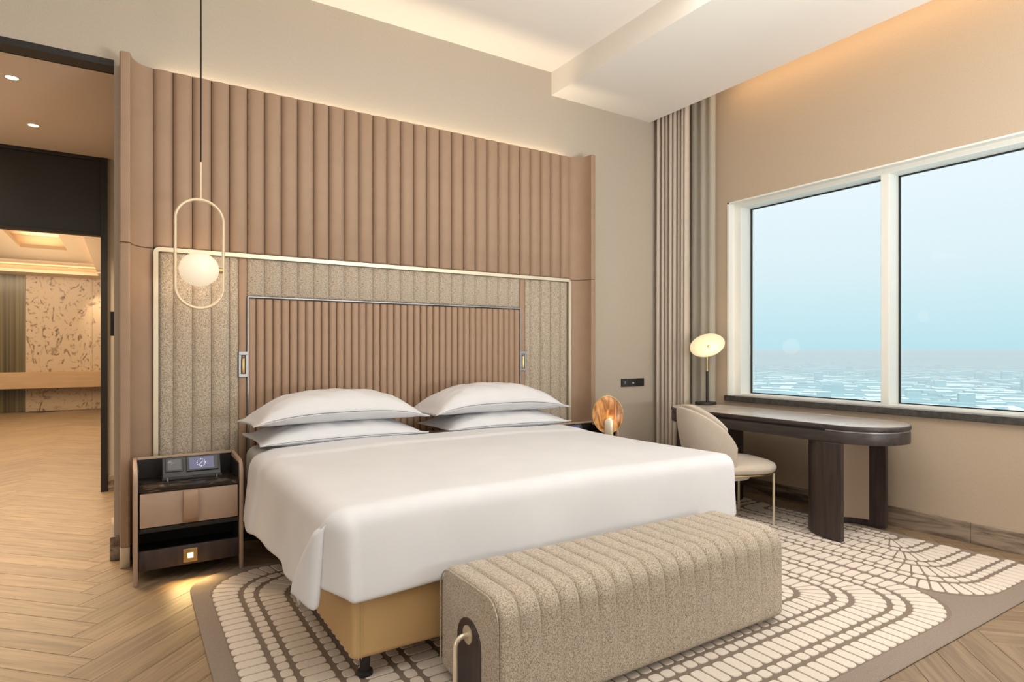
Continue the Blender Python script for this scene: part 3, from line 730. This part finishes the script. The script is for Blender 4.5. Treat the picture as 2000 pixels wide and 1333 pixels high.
# duvet: flat cloth coordinates folded over the bed's edges
DX0, DX1, DY0, DY1, DZ = .712, 2.888, 2.315, 3.86, .700
def fold(d, R):
    a = d / R
    if a < PI / 2: return R * math.sin(a), R * (1 - math.cos(a))
    e = d - R * PI / 2; return R + e * .09, R + e * .995
HA, HF = .435, .395
def duvet(u, v):
    a = -HA + u * (DX1 - DX0 + 2 * HA); b = -HF + v * (DY1 - DY0 + HF)   # a across, b from foot to head
    W_ = DX1 - DX0
    da = -a if a < 0 else (a - W_ if a > W_ else 0); sgn = -1 if a < 0 else 1
    db = -b if b < 0 else 0
    x = DX0 + max(0, min(W_, a)); y = DY0 + max(0, b); z = DZ
    cxr = (x - 1.8) / 1.09
    z += .018 * (1 - cxr ** 2) + .006 * math.sin(3.1 * x + 1.2) * math.sin(2.6 * y) + .003 * math.sin(7 * x + 3 * y)
    if da > 0 and db > 0:
        r = math.hypot(da, db); ph = math.atan2(db, da); mx = math.sin(2 * ph)
        rr = r * (1 - .24 * mx); th = PI / 2 * (ph / (PI / 2)) ** 1.5
        o, dr = fold(rr, .09)
        w = mx * ss(r / .5)
        x += sgn * o * math.cos(th) + sgn * .06 * w; y += -o * math.sin(th) + .17 * w
        z -= dr
        x += sgn * .010 * math.sin(ph * 6) * ss(r / .45)
    elif da > 0:
        o, dr = fold(da, .09); k = ss((da - .12) / .3)
        wv = math.sin(y * 7.5 + .6) * .5 + math.sin(y * 15.5 + 2) * .28
        x += sgn * (o + .022 * k * wv + .02 * k * ss((y - 3.3) / .5)); z -= dr * (1.0 + .10 * ss((3.1 - y) / .9) * -1 + .06)
    elif db > 0:
        o, dr = fold(db, .075); k = ss((db - .1) / .25)
        y -= o - .012 * k + .006 * k * math.sin(x * 9); z -= dr
    # turned-back band at the head end
    hb_ = ss((y - 3.52) / .05) * (1 if db == 0 else 0)
    n = .014 * hb_
    if da > 0: x += sgn * n
    else: z += n
    if v > .97:
        z -= .012 * ((v - .97) / .03) ** 2
    return (x, y, z)
bm = grid(B(), duvet, 120, 90)
dv = obj('duvet', bm, M['linen'], None, True, None)
mo = dv.modifiers.new('Solidify', 'SOLIDIFY'); mo.thickness = .020; mo.offset = -1
mo = dv.modifiers.new('Subdivision', 'SUBSURF'); mo.levels = 1; mo.render_levels = 1
tag(dv, 'smooth white duvet draped over the bed with its top turned back', 'duvet')

def pillow(cx, cy, z0, L, Wd, T, label, seed, droop=0, tilt=0, yaw=0, crest=0):
    def f(side):
        def g(u, v):
            a = 2 * u - 1; b = 2 * v - 1
            ea = abs(a); eb = abs(b)
            fx = L / 2 * a * (1 - .055 * (1 - eb ** 2) ** 1) ; fy = Wd / 2 * b * (1 - .10 * (1 - ea ** 2) ** 1)
            fl_ = .94
            ia = min(1, ea / fl_); ib = min(1, eb / fl_)
            th = (max(0, 1 - ia ** 2.8)) ** .60 * (max(0, 1 - ib ** 2.8)) ** .46
            top = T * .64 * th + .004; bot = -T * .36 * th * .9 - .001
            z = top if side else bot
            wr = .006 * math.sin(9 * a + seed) * math.sin(7 * b + seed * 2) + .004 * math.sin(23 * a + 11 * b + seed)
            # puckers running in from the corners
            pk = .010 * math.sin(18 * math.atan2(eb, ea + 1e-6) + seed) * ss((ea - .45) / .5) * ss((.93 - ea) / .3)
            z += (wr + pk) * th * (1 if side else .3)
            z += T * .36 - droop * (ea ** 3) * (1) + crest * (1 - ea ** 2)
            return (fx, fy, z + .012 * hashn(round(a), round(b), seed) * (ea * eb) ** 6)
        return g
    bm = B(); grid(bm, f(True), 44, 28)
    bm2 = B(); grid(bm2, f(False), 44, 28)
    me2 = bpy.data.meshes.new('tmp'); bmesh.ops.reverse_faces(bm2, faces=bm2.faces); bm2.to_mesh(me2); bm2.free(); bm.from_mesh(me2); bpy.data.meshes.remove(me2)
    bmesh.ops.remove_doubles(bm, verts=bm.verts, dist=.0012)
    # close the rim
    be = [e for e in bm.edges if e.is_boundary]
    if be: bmesh.ops.bridge_loops(bm, edges=be) if False else None
    bmesh.ops.transform(bm, matrix=Matrix.Translation((cx, cy, z0)) @ Matrix.Rotation(yaw, 4, 'Z') @ Matrix.Rotation(tilt, 4, 'X'), verts=bm.verts)
    o = obj('pillow', bm, M['linen'], None, True, None)
    m = o.modifiers.new('Solidify', 'SOLIDIFY'); m.thickness = .004; m.offset = 0
    tag(o, label, 'pillow', 'white pillows on the bed'); return o
pillow(1.19, 4.06, .690, 1.08, .56, .150, 'lower white pillow on the left half of the bed', 1.3, .012, 0, .02)
pillow(1.175, 4.05, .822, 1.12, .56, .205, 'upper white pillow on the left half of the bed', 4.1, .060, -.03, .015)
pillow(2.42, 4.06, .690, 1.06, .56, .150, 'lower white pillow on the right half of the bed', 2.2, .012, 0, -.01)
pillow(2.36, 4.05, .820, 1.14, .56, .215, 'upper white pillow on the right half of the bed', 5.7, .060, -.03, -.015)

# ------------------------------------------------------------------ bench
bn = thing('bench', 'long cream boucle ottoman bench with channel stitching at the foot of the bed', 'bench', (1.84, 1.97, 0))
BX0, BX1, BY0, BY1, BZ0, BZ1 = 1.056, 2.632, 1.742, 2.205, .036, .455
def bench_prof():
    p = []; r = .085; rb = .035
    for cy, cz, a0, rr in ((BY0 + rb, BZ0 + rb, 270, -rb), ):
        pass
    for i in range(7): a = math.radians(270 - 90 * i / 6); p.append((BY0 + rb + rb * math.cos(a), BZ0 + rb + rb * math.sin(a)))
    for i in range(5): p.append((BY0, BZ0 + rb + (BZ1 - r - BZ0 - rb) * (i + 1) / 6))
    for i in range(11): a = math.radians(180 - 90 * i / 10); p.append((BY0 + r + r * math.cos(a), BZ1 - r + r * math.sin(a)))
    for i in range(6): p.append((BY0 + r + (BY1 - BY0 - 2 * r) * (i + 1) / 7, BZ1))
    for i in range(11): a = math.radians(90 - 90 * i / 10); p.append((BY1 - r + r * math.cos(a), BZ1 - r + r * math.sin(a)))
    for i in range(7): a = math.radians(0 - 90 * i / 6); p.append((BY1 - rb + rb * math.cos(a), BZ0 + rb + rb * math.sin(a)))
    return p
prof = bench_prof(); NB = 18; ND = 12; nseg = NB * ND
cyz = ((BY0 + BY1) / 2, (BZ0 + BZ1) / 2)
bm = B(); rings = []
for i in range(nseg + 1):
    x = BX0 + (BX1 - BX0) * i / nseg
    q_ = min(i % ND, ND - i % ND); g = (0, .62, .84, .94, .98, 1, 1)[q_]
    if i in (0, nseg): g = 0
    ring_ = []
    e = min(x - BX0, BX1 - x); re = .03; es = 0 if e >= re else re - math.sqrt(max(0, re ** 2 - (re - e) ** 2))
    for (y, z) in prof:
        fz = .12 + .88 * ss((z - BZ0 - .22) / .16)      # grooves fade towards the floor
        dep = .013 * fz * (1 - g) + .0012 * (1 - g)
        dy, dz = cyz[0] - y, cyz[1] - z; L = math.hypot(dy, dz)
        k = (dep + es) / L
        ring_.append(bm.verts.new((x, y + dy * k, z + dz * k)))
    rings.append(ring_)
n = len(prof)
for A, C in zip(rings, rings[1:]):
    for k in range(n): bm.faces.new((A[k], C[k], C[(k + 1) % n], A[(k + 1) % n]))
bm.faces.new(rings[0]); bm.faces.new(rings[-1][::-1])
bmesh.ops.recalc_face_normals(bm, faces=bm.faces)
obj('upholstered_body', bm, M['boucle'], bn, True, 35)
pts = [(BX0 - .0005, y + (cyz[0] - y) * .05, z + (cyz[1] - z) * .05) for y, z in prof[7:42]]
obj('edge_piping', tube(B(), pts, .0035, 6), M['boucle'], bn, True)
for sgn, xx in ((-1, BX0), (1, BX1)):
    ym = 1.955; rr = .088
    out = [(ym - rr, BZ0 + .002), (ym + rr, BZ0 + .002)] + [(ym + rr * math.cos(PI * i / 14), .232 + rr * math.sin(PI * i / 14)) for i in range(15)]
    xa, xb = (xx - .005, xx + .02) if sgn < 0 else (xx - .02, xx + .005)
    obj('end_inset', prism(B(), out, xa, xb, 'x', bev=.002, seg=1), M['wood_dark'], bn, label='dark brown arched inset')
    hb2 = []
    s = sgn
    for p in [(xx + s * .006, ym, .262), (xx + s * .022, ym, .262)]: hb2.append(p)
    for i in range(1, 7): a = PI / 2 * i / 6; hb2.append((xx + s * (.022 + .035 * math.sin(a)), ym, .262 - .035 * (1 - math.cos(a))))
    hb2 += [(xx + s * .057, ym, .12), (xx + s * .057, ym, .085)]
    for i in range(1, 7): a = PI / 2 * i / 6; hb2.append((xx + s * (.057 - .035 * (1 - math.cos(a))), ym, .085 - .035 * math.sin(a)))
    hb2.append((xx + s * .006, ym, .05))
    h = obj('handle', tube(B(), hb2, .0095, 12), M['bronze'], bn, True, label='bent champagne metal handle')
    obj('rosette', tube(B(), [(xx + s * .004, ym, .262), (xx + s * .010, ym, .262)], .033, 24), M['bronze'], h, True, 40)
for x in (BX0 + .10, BX1 - .12):
    for y in (BY0 + .06, BY1 - .06):
        obj('foot', lathe(B(), [(0, .0132), (.020, .0132), (.022, .018), (.022, .036), (0, .04)], x, y, 16), M['bronze'], bn, True, 40)

# ------------------------------------------------------------------ desk
DYA, DYB, DXA, DXB = 2.0, 3.93, 4.035, 4.66
t = thing('desk', 'long dark wood writing desk with rounded ends under the window', 'desk', (4.37, 3.06, 0))
def stadium(x0, x1, y0, y1, r, inset=0, n=14):
    return rrect(x0 + inset, x1 - inset, y0 + inset, y1 - inset, r - inset, n)
R_ = .30
obj('apron', prism(B(), stadium(DXA, DXB, DYA, DYB, R_, .004), .668, .744, bev=.004), M['wood_dark_h'], t, True, 30)
obj('shadow_gap', prism(B(), stadium(DXA, DXB, DYA, DYB, R_, .016), .744, .756), M['black_gloss'], t, True, 30)
obj('metal_slide', prism(B(), stadium(DXA, DXB, DYA, DYA + .62, R_ - .001, .010), .7455, .7545), M['nickel'], t, True, 30)
obj('worktop', prism(B(), stadium(DXA, DXB, DYA, DYB, R_), .756, .788, bev=.008, seg=3), M['wood_dark_h'], t, True, 30)
for y0, y1 in ((DYA, 3.0), (3.0, DYB)):
    full = stadium(DXA, DXB, DYA, DYB, R_, .010)
    pts = [(x, min(max(y, y0 + .0008), y1 - .0008)) for x, y in full]
    q = []
    for p in pts:
        if not q or (abs(p[0] - q[-1][0]) + abs(p[1] - q[-1][1])) > 1e-5: q.append(p)
    # clamp keeps the outline of one half only
    q = [p for i, p in enumerate(q)]
    obj('leather_inlay', prism(B(), q, .7878, .7898), M['desk_top'], t, True, 30)
def pedestal(yo, sgn):
    """C-shaped curved leg, open towards the desk's end; sgn = -1 opens towards -Y"""
    n = 24; xm, rx, ry = 4.325, .305, .34
    def P(a, rx_, ry_): return (xm - rx_ * math.cos(a), yo + -sgn * ry_ * math.sin(a) ** 1.0)
    def sq(a, rx_, ry_):   # squarish half ellipse
        c, s = math.cos(a), math.sin(a)
        return (xm - rx_ * math.copysign(abs(c) ** .75, c), yo - sgn * ry_ * abs(s) ** .75)
    outer = [sq(PI * i / n, rx, ry) for i in range(n + 1)]; inner = [sq(PI * i / n, rx - .035, ry - .035) for i in range(n + 1)]
    # front slab, back slab and the panel that joins them
    a1, a2 = 9, n - 7
    obj('leg', prism(B(), outer[:a1 + 1] + inner[:a1 + 1][::-1], .013, .668, bev=.003, seg=1), M['wood_dark'], t, True, 30)
    obj('leg', prism(B(), outer[a2:] + inner[a2:][::-1], .013, .668, bev=.003, seg=1), M['wood_dark'], t, True, 30)
    obj('leg_rail', prism(B(), outer[a1:a2 + 1] + inner[a1:a2 + 1][::-1], .013, .668, bev=0), M['wood_dark'], t, True, 30)
    inn2 = [sq(PI * i / n, rx - .0355, ry - .0355) for i in range(2, n - 1)]; inn3 = [sq(PI * i / n, rx - .043, ry - .043) for i in range(2, n - 1)]
    obj('lining_panel', prism(B(), inn2 + inn3[::-1], .055, .668), M['beige_panel'], t, True, 30, label='beige lining panel')
    ce = outer[a1:a2 + 1]
pedestal(2.25, -1); pedestal(3.68, 1)

# desk lamp
LX, LY = 4.53, 3.80
t = thing('desk_lamp', 'desk lamp with glowing tilted opal dish on thin black stem', 'table lamp', (LX, LY, .79))
obj('base', prism(B(), stadium(LX - .10, LX + .10, LY - .085, LY + .085, .084), .790, .815, bev=.004), M['dark_trim'], t, True, 30)
obj('stem', tube(B(), [(LX, LY - .02, .81), (LX, LY - .02, 1.10)], .012, 14), M['dark_trim'], t, True)
obj('rod', tube(B(), [(LX, LY - .02, 1.10), (LX, LY - .02, 1.245)], .004, 10), M['brass'], t, True)
view = math.atan2(LX, LY)
rot = Matrix.Rotation(-view, 4, 'Z') @ Matrix.Rotation(math.radians(-15), 4, 'Y') @ Matrix.Rotation(math.radians(-22), 4, 'X')
bm = B(); ellipsoid(bm, (0, 0, 0), .158, .040, .112, 40, 20); bmesh.ops.transform(bm, matrix=Matrix.Translation((LX, LY - .02, 1.338)) @ rot, verts=bm.verts)
obj('dish', bm, M['dish'], t, True)
bm = B(); lathe(bm, [(0, 0), (.012, 0), (.012, .014), (0, .018)], 0, 0, 16); bmesh.ops.transform(bm, matrix=Matrix.Translation((LX, LY - .02, 1.338)) @ rot @ Matrix.Translation((.01, -.040, -.035)) @ Matrix.Rotation(PI / 2, 4, 'X'), verts=bm.verts)
obj('knob', bm, M['brass'], t, True, 40)
point('desk_lamp_bulb', (LX - .10, LY - .16, 1.33), 2.2, (1, .68, .36), .08)

# ------------------------------------------------------------------ chair
CX, CY = 0, 0
t = thing('chair', 'cream upholstered desk chair with curved shell back and brass legs', 'chair', (3.78, 3.06, 0), math.radians(-20))
sr = rrect(-.24, .40, -.28, .28, .19, 8)
def cushion(pts, z0, z1, dome, m, name):
    bm = B(); cx = sum(p[0] for p in pts) / len(pts); cy = sum(p[1] for p in pts) / len(pts); n = len(pts)
    rows = [(.90, z0), (.97, z0 + .012), (1.0, z0 + .035), (1.0, z1 - .03), (.97, z1 - .008), (.90, z1 + .004), (.7, z1 + dome * .6), (.4, z1 + dome * .9)]
    V = [[bm.verts.new((cx + (x - cx) * s, cy + (y - cy) * s, z)) for x, y in pts] for s, z in rows]
    for a, b in zip(V, V[1:]):
        for i in range(n): bm.faces.new((a[i], a[(i + 1) % n], b[(i + 1) % n], b[i]))
    c = bm.verts.new((cx, cy, z1 + dome))
    for i in range(n): bm.faces.new((V[-1][i], V[-1][(i + 1) % n], c))
    bm.faces.new(V[0][::-1])
    return bm
obj('seat', cushion(sr, .392, .464, .018, None, 'seat'), M['chair_fab'], t, True, 60, local=True)
obj('seat_frame', prism(B(), rrect(-.22, .375, -.262, .262, .18, 8), .381, .392, bev=.003), M['brass'], t, True, 40, local=True)
obj('seat_underside', prism(B(), rrect(-.27, .20, -.235, .235, .17, 8), .350, .389, bev=.008), M['chair_fab'], t, True, 40, local=True)
for x in (-.12, .325):
    for y in (-.222, .222):
        obj('leg', tube(B(), [(x, y, .0132), (x, y, .392)], .0095, 12), M['bronze'], t, True, local=True)
def shell(rad, th0, th1, zlow, hmax, hmin, flare=.035):
    def f(u, v):
        d = th0 + (th1 - th0) * u; th = math.radians(d)
        h = hmin + (hmax - hmin) * max(0, math.cos(th * 1.0)) ** .38
        z = zlow + (h - zlow) * v
        r = rad + flare * ss((z - .42) / .4) - .05 * (1 - v) ** 3
        return (.03 - r * math.cos(th) * 1.0, r * .98 * math.sin(th), z)
    return grid(B(), f, 40, 14)
o = obj('backrest', shell(.275, -82, 82, .375, .865, .36), M['chair_fab'], t, True, None, local=True)
m = o.modifiers.new('Solidify', 'SOLIDIFY'); m.thickness = .034; m.offset = 0
m = o.modifiers.new('Bevel', 'BEVEL'); m.width = .012; m.segments = 3; m.limit_method = 'ANGLE'
o = obj('back_pad', shell(.222, -70, 70, .47, .885, .42), M['chair_fab'], t, True, None, local=True)
m = o.modifiers.new('Solidify', 'SOLIDIFY'); m.thickness = .05; m.offset = 0
m = o.modifiers.new('Bevel', 'BEVEL'); m.width = .018; m.segments = 3; m.limit_method = 'ANGLE'

# ------------------------------------------------------------------ rug
RX0, RX1, RY0, RY1 = .288, 4.57, 1.235, 3.895
rug = obj('rug', prism(B(), rrect(RX0, RX1, RY0, RY1, .24, 10), .0005, .0085, bev=.003, seg=1), M['rug_base'], None, True, 30)
tag(rug, 'large beige rug with carved lobes of bars and squares under the bed', 'rug')
tiles = []
def rr_ring(x0, x1, y0, y1, d, r):
    return (x0 + d, x1 - d, y0 + d, y1 - d, max(.02, r))
def corner_r(d): return max(.34 - d * .42, .04)
def ring_pts(box_, d, pitch, ref):
    """list of param points (pos, next) along the rounded rect; ref gives the number per side so rings line up"""
    x0, x1, y0, y1 = box_
    r = corner_r(d); X0_, X1_, Y0_, Y1_ = x0 + d, x1 - d, y0 + d, y1 - d
    return X0_, X1_, Y0_, Y1_, r
def lobe(box_, nrings, xclip, seed):
    d = 0; ringno = 0
    widths = []
    while ringno < nrings:
        w = .130 if ringno % 2 == 0 else .058
        d0, d1 = d + .002, d + w
        half = min(box_[1] - box_[0], box_[3] - box_[2]) / 2
        if d + w > half - .002: d1 = half - .002
        if d1 - d0 < .02: break
        d += w + .010
        o = ring_pts(box_, d0, 0, 0); q = ring_pts(box_, d1, 0, 0)
        if q[1] - q[0] < .002 or q[3] - q[2] < .002: break
        hw = max(.0005, min(q[1] - q[0], q[3] - q[2]) / 2 - .002)
        q = (*q[:4], min(q[4], hw)); o = (*o[:4], min(o[4], hw + w))
        # straight sides
        pitch = .0645
        segs = []
        def side(a0, a1, mk):
            n = max(1, round((a1 - a0) / pitch)); st = (a1 - a0) / n
            for i in range(n):
                segs.append(mk(a0 + st * i, a0 + st * (i + 1)))
        r1 = q[4]; r0 = o[4]
        side(q[2] + r1, q[3] - r1, lambda a, b: [(o[0], a), (q[0], a), (q[0], b), (o[0], b)])
        side(q[2] + r1, q[3] - r1, lambda a, b: [(o[1], a), (o[1], b), (q[1], b), (q[1], a)])
        side(q[0] + r1, q[1] - r1, lambda a, b: [(a, o[2]), (b, o[2]), (b, q[2]), (a, q[2])])
        side(q[0] + r1, q[1] - r1, lambda a, b: [(a, o[3]), (a, q[3]), (b, q[3]), (b, o[3])])
        # corners: fan between the outer arc (with its short straight bits) and the inner arc
        for cxs, cys in ((0, 0), (1, 0), (0, 1), (1, 1)):
            cxi = q[1] - r1 if cxs else q[0] + r1; cyi = q[3] - r1 if cys else q[2] + r1
            cxo = o[1] - r0 if cxs else o[0] + r0; cyo = o[3] - r0 if cys else o[2] + r0
            sx = 1 if cxs else -1; sy = 1 if cys else -1
            # outer polyline from (x-side level cyi) round to (y-side level cxi)
            poly = [(cxo + sx * r0, cyi)] + [(cxo + sx * r0 * math.cos(PI / 2 * i / 10), cyo + sy * r0 * math.sin(PI / 2 * i / 10)) for i in range(11)] + [(cxi, cyo + sy * r0)]
            Ls = [0]
            for p1, p2 in zip(poly, poly[1:]): Ls.append(Ls[-1] + math.hypot(p2[0] - p1[0], p2[1] - p1[1]))
            def at(tt):
                s_ = tt * Ls[-1]
                for i in range(len(Ls) - 1):
                    if s_ <= Ls[i + 1] + 1e-9:
                        k = (s_ - Ls[i]) / max(1e-6, Ls[i + 1] - Ls[i]); return (poly[i][0] + (poly[i + 1][0] - poly[i][0]) * k, poly[i][1] + (poly[i + 1][1] - poly[i][1]) * k)
                return poly[-1]
            n = max(2, round(Ls[-1] / (.068 if ringno % 2 == 0 else .08)))
            for i in range(n):
                t0, t1 = i / n, (i + 1) / n
                pi = lambda tt: (cxi + sx * r1 * math.cos(PI / 2 * tt), cyi + sy * r1 * math.sin(PI / 2 * tt))
                quad = [at(t0), at(t1), pi(t1), pi(t0)]
                segs.append(quad)
        for s_ in segs:
            cx = sum(p[0] for p in s_) / 4; cy = sum(p[1] for p in s_) / 4
            if cx > xclip: continue
            tiles.append((cx, cy, s_, ringno % 2))
        ringno += 1
lobe((RX0 + .082, 3.592, RY0 + .10, RY1 - .05), 12, 9, 1)
lobe((3.612, 5.27, RY0 + .10, RY1 - .05), 12, RX1 - .035, 2)
def tuft_bm(bm, q, z0=.0080, z1=.0128):
    a = Vector((*q[0], 0)); 
    P4 = [Vector((x, y, 0)) for x, y in q]
    c = sum(P4, Vector()) / 4
    ar = sum(P4[i].x * P4[(i + 1) % 4].y - P4[(i + 1) % 4].x * P4[i].y for i in range(4))
    if ar < 0: P4 = P4[::-1]
    g = .0040; out = []
    for i in range(4):
        p = P4[i]; pn = P4[(i + 1) % 4]; pp = P4[i - 1]
        dn = pn - p; dp = pp - p; ln = max(dn.length, 1e-5); lp = max(dp.length, 1e-5)
        dn /= ln; dp /= lp
        inn = p + (dn + dp) * g if ln > 2.4 * g and lp > 2.4 * g else p + (dn + dp) * min(ln, lp) * .3
        rn = min(.016, ln * .22); rp = min(.016, lp * .22)
        out += [inn + dp * rp, inn + dp * rp * .3 + dn * rn * .3, inn + dn * rn]
    lo = [bm.verts.new((v.x, v.y, z0)) for v in out]
    hi = [bm.verts.new((c.x + (v.x - c.x) * .94, c.y + (v.y - c.y) * .94, z1)) for v in out]
    n = len(out); bm.faces.new(hi)
    for i in range(n): bm.faces.new((lo[i], lo[(i + 1) % n], hi[(i + 1) % n], hi[i]))
# dark pile between the tufts
bm = B()
prism(bm, rrect(RX0 + .084, 3.590, RY0 + .102, RY1 - .052, .30, 10), .0070, .0092)
obj('groove_pile', bm, M['rug_groove'], rug)
bm = prism(B(), [(3.614, RY1 - .08), (3.614, RY0 + .40)] + [(3.914 - .30 * math.cos(a), RY0 + .402 - .30 * math.sin(a)) for a in [PI / 2 * i / 10 for i in range(11)]] + [(RX1 - .05, RY0 + .102), (RX1 - .05, RY1 - .08)], .0070, .0092)
obj('groove_pile', bm, M['rug_groove'], rug)
def hidden(x, y): return (.80 < x < 2.85 and y > 2.42) or (1.12 < x < 2.6 and 1.85 < y < 2.6) or x > 2.7 and y > 3.1
visT = [c for c in tiles if inview(c[0], c[1]) and not hidden(c[0], c[1])]
visT.sort(key=lambda c: c[0] ** 2 + c[1] ** 2 - (.6 if c[3] else 0))
one = visT[:290]; ids = {id(c) for c in one}
for c in one:
    bm = B(); tuft_bm(bm, c[2]); obj('tuft', bm, M['rug_tuft'], rug)
bm = B()
for c in tiles:
    if id(c) not in ids: tuft_bm(bm, c[2])
o = obj('tuft_field', bm, M['rug_tuft'], rug); o['kind'] = 'stuff'

# ------------------------------------------------------------------ curtains
def curtain(name, y0, y1, xc, amp, folds, z0, z1, m, label, seed, taper=0, thick=.003, uneven=.3):
    n = folds * 12
    def f(u, v):
        ph = 2 * PI * folds * (u + uneven * .06 * math.sin(5.3 * u + seed) + .012 * math.sin(19 * u + seed))
        a = amp * (.55 + .45 * abs(math.sin(3.7 * u * folds / 4 + seed))) * (1 + .15 * math.sin(v * 3 + seed))
        wig = .008 * math.sin(v * 5 + u * 9 + seed) * (1 - v)
        y = y0 + (y1 - y0) * u + amp * .35 * math.sin(2 * ph) * .5 + wig
        x = xc + a * math.sin(ph) + wig
        return (x, y, z0 + (z1 - z0) * v)
    bm = grid(B(), f, n, 24)
    o = obj(name, bm, m, None, True, None)
    mm = o.modifiers.new('Solidify', 'SOLIDIFY'); mm.thickness = thick; mm.offset = 0
    tag(o, label, 'curtain'); return o
curtain('curtain', 4.46, 4.06, 4.60, .045, 8, .015, 3.86, M['drape'], 'heavy taupe drape gathered in the room corner beside the headboard wall', 1.0)
curtain('sheer_curtain', 4.17, 3.83, 4.70, .034, 3, .015, 3.86, M['sheer'], 'pale sheer curtain gathered between the drape and the window', 2.4, thick=.0)

# ------------------------------------------------------------------ switch plate
t = thing('switch_plate', 'black triple switch plate on the wall beside the right nightstand', 'switch', (4.28, YB, .93))
for i in range(3):
    x = 4.125 + i * .103
    g = obj('module', bx(x, x + .101, YB - .011, YB, .930, 1.010, bev=.002, seg=1), M['switch'], t)
    if i == 0: obj('symbol', bx(x + .045, x + .050, YB - .012, YB - .011, .955, .985), M['icon'], g)
    if i == 1: obj('symbol', lathe(B(), [(0, 0), (.010, 0), (.008, .008), (0, .010)], x + .05, 0, 16), M['icon'], g)
me = bpy.data.objects['symbol.001'].data if 'symbol.001' in bpy.data.objects else None
if me:
    me.transform(ROOT[t.name]); me.transform(Matrix.Translation((x - .103 + .05, YB - .011, .965)) @ Matrix.Rotation(PI / 2, 4, 'X') @ Matrix.Translation((-(x - .103 + .05), 0, 0))); me.transform(ROOT[t.name].inverted())

# ------------------------------------------------------------------ the city far below
GZ = -130
gb = bmesh.new(); v = [gb.verts.new(p) for p in ((60, -24000, GZ), (45000, -24000, GZ), (45000, 30000, GZ), (60, 30000, GZ))]; gb.faces.new(v)
g = obj('ground', gb, M['ground']); g['kind'] = 'structure'
bm = B(); rnd = random.Random(3)
for i in range(2600):
    d = 700 + 5200 * rnd.random() ** 1.4; a = math.radians(33 + 45 * rnd.random())
    x, y = d * math.sin(a), d * math.cos(a)
    w = 10 + 26 * rnd.random(); l = 12 + 60 * rnd.random() ** 2; h = 3 + 8 * rnd.random()
    if rnd.random() < .03: h = 18 + 22 * rnd.random(); w = l = 16
    ang = .5 + (PI / 2 if rnd.random() < .3 else 0) + .1 * rnd.random()
    c, s = math.cos(ang), math.sin(ang)
    lo = []; hi = []
    for p, q in ((-w, -l), (w, -l), (w, l), (-w, l)):
        X = x + p * c - q * s; Y = y + p * s + q * c
        lo.append(bm.verts.new((X, Y, GZ))); hi.append(bm.verts.new((X, Y, GZ + h)))
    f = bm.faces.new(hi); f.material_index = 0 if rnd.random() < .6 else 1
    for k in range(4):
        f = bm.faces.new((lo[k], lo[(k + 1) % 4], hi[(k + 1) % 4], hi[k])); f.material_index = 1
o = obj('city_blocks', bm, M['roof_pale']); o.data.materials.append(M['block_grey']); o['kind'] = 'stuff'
tag(o, 'pale hazy sprawl of low city buildings far below the window', 'buildings')
hz = obj('haze', bx(150, 30000, -22000, 26000, GZ + .5, -14), M['haze']); hz['kind'] = 'structure'; tag(hz, 'pale blue haze lying over the distant city', 'haze')
hz['kind'] = 'stuff'
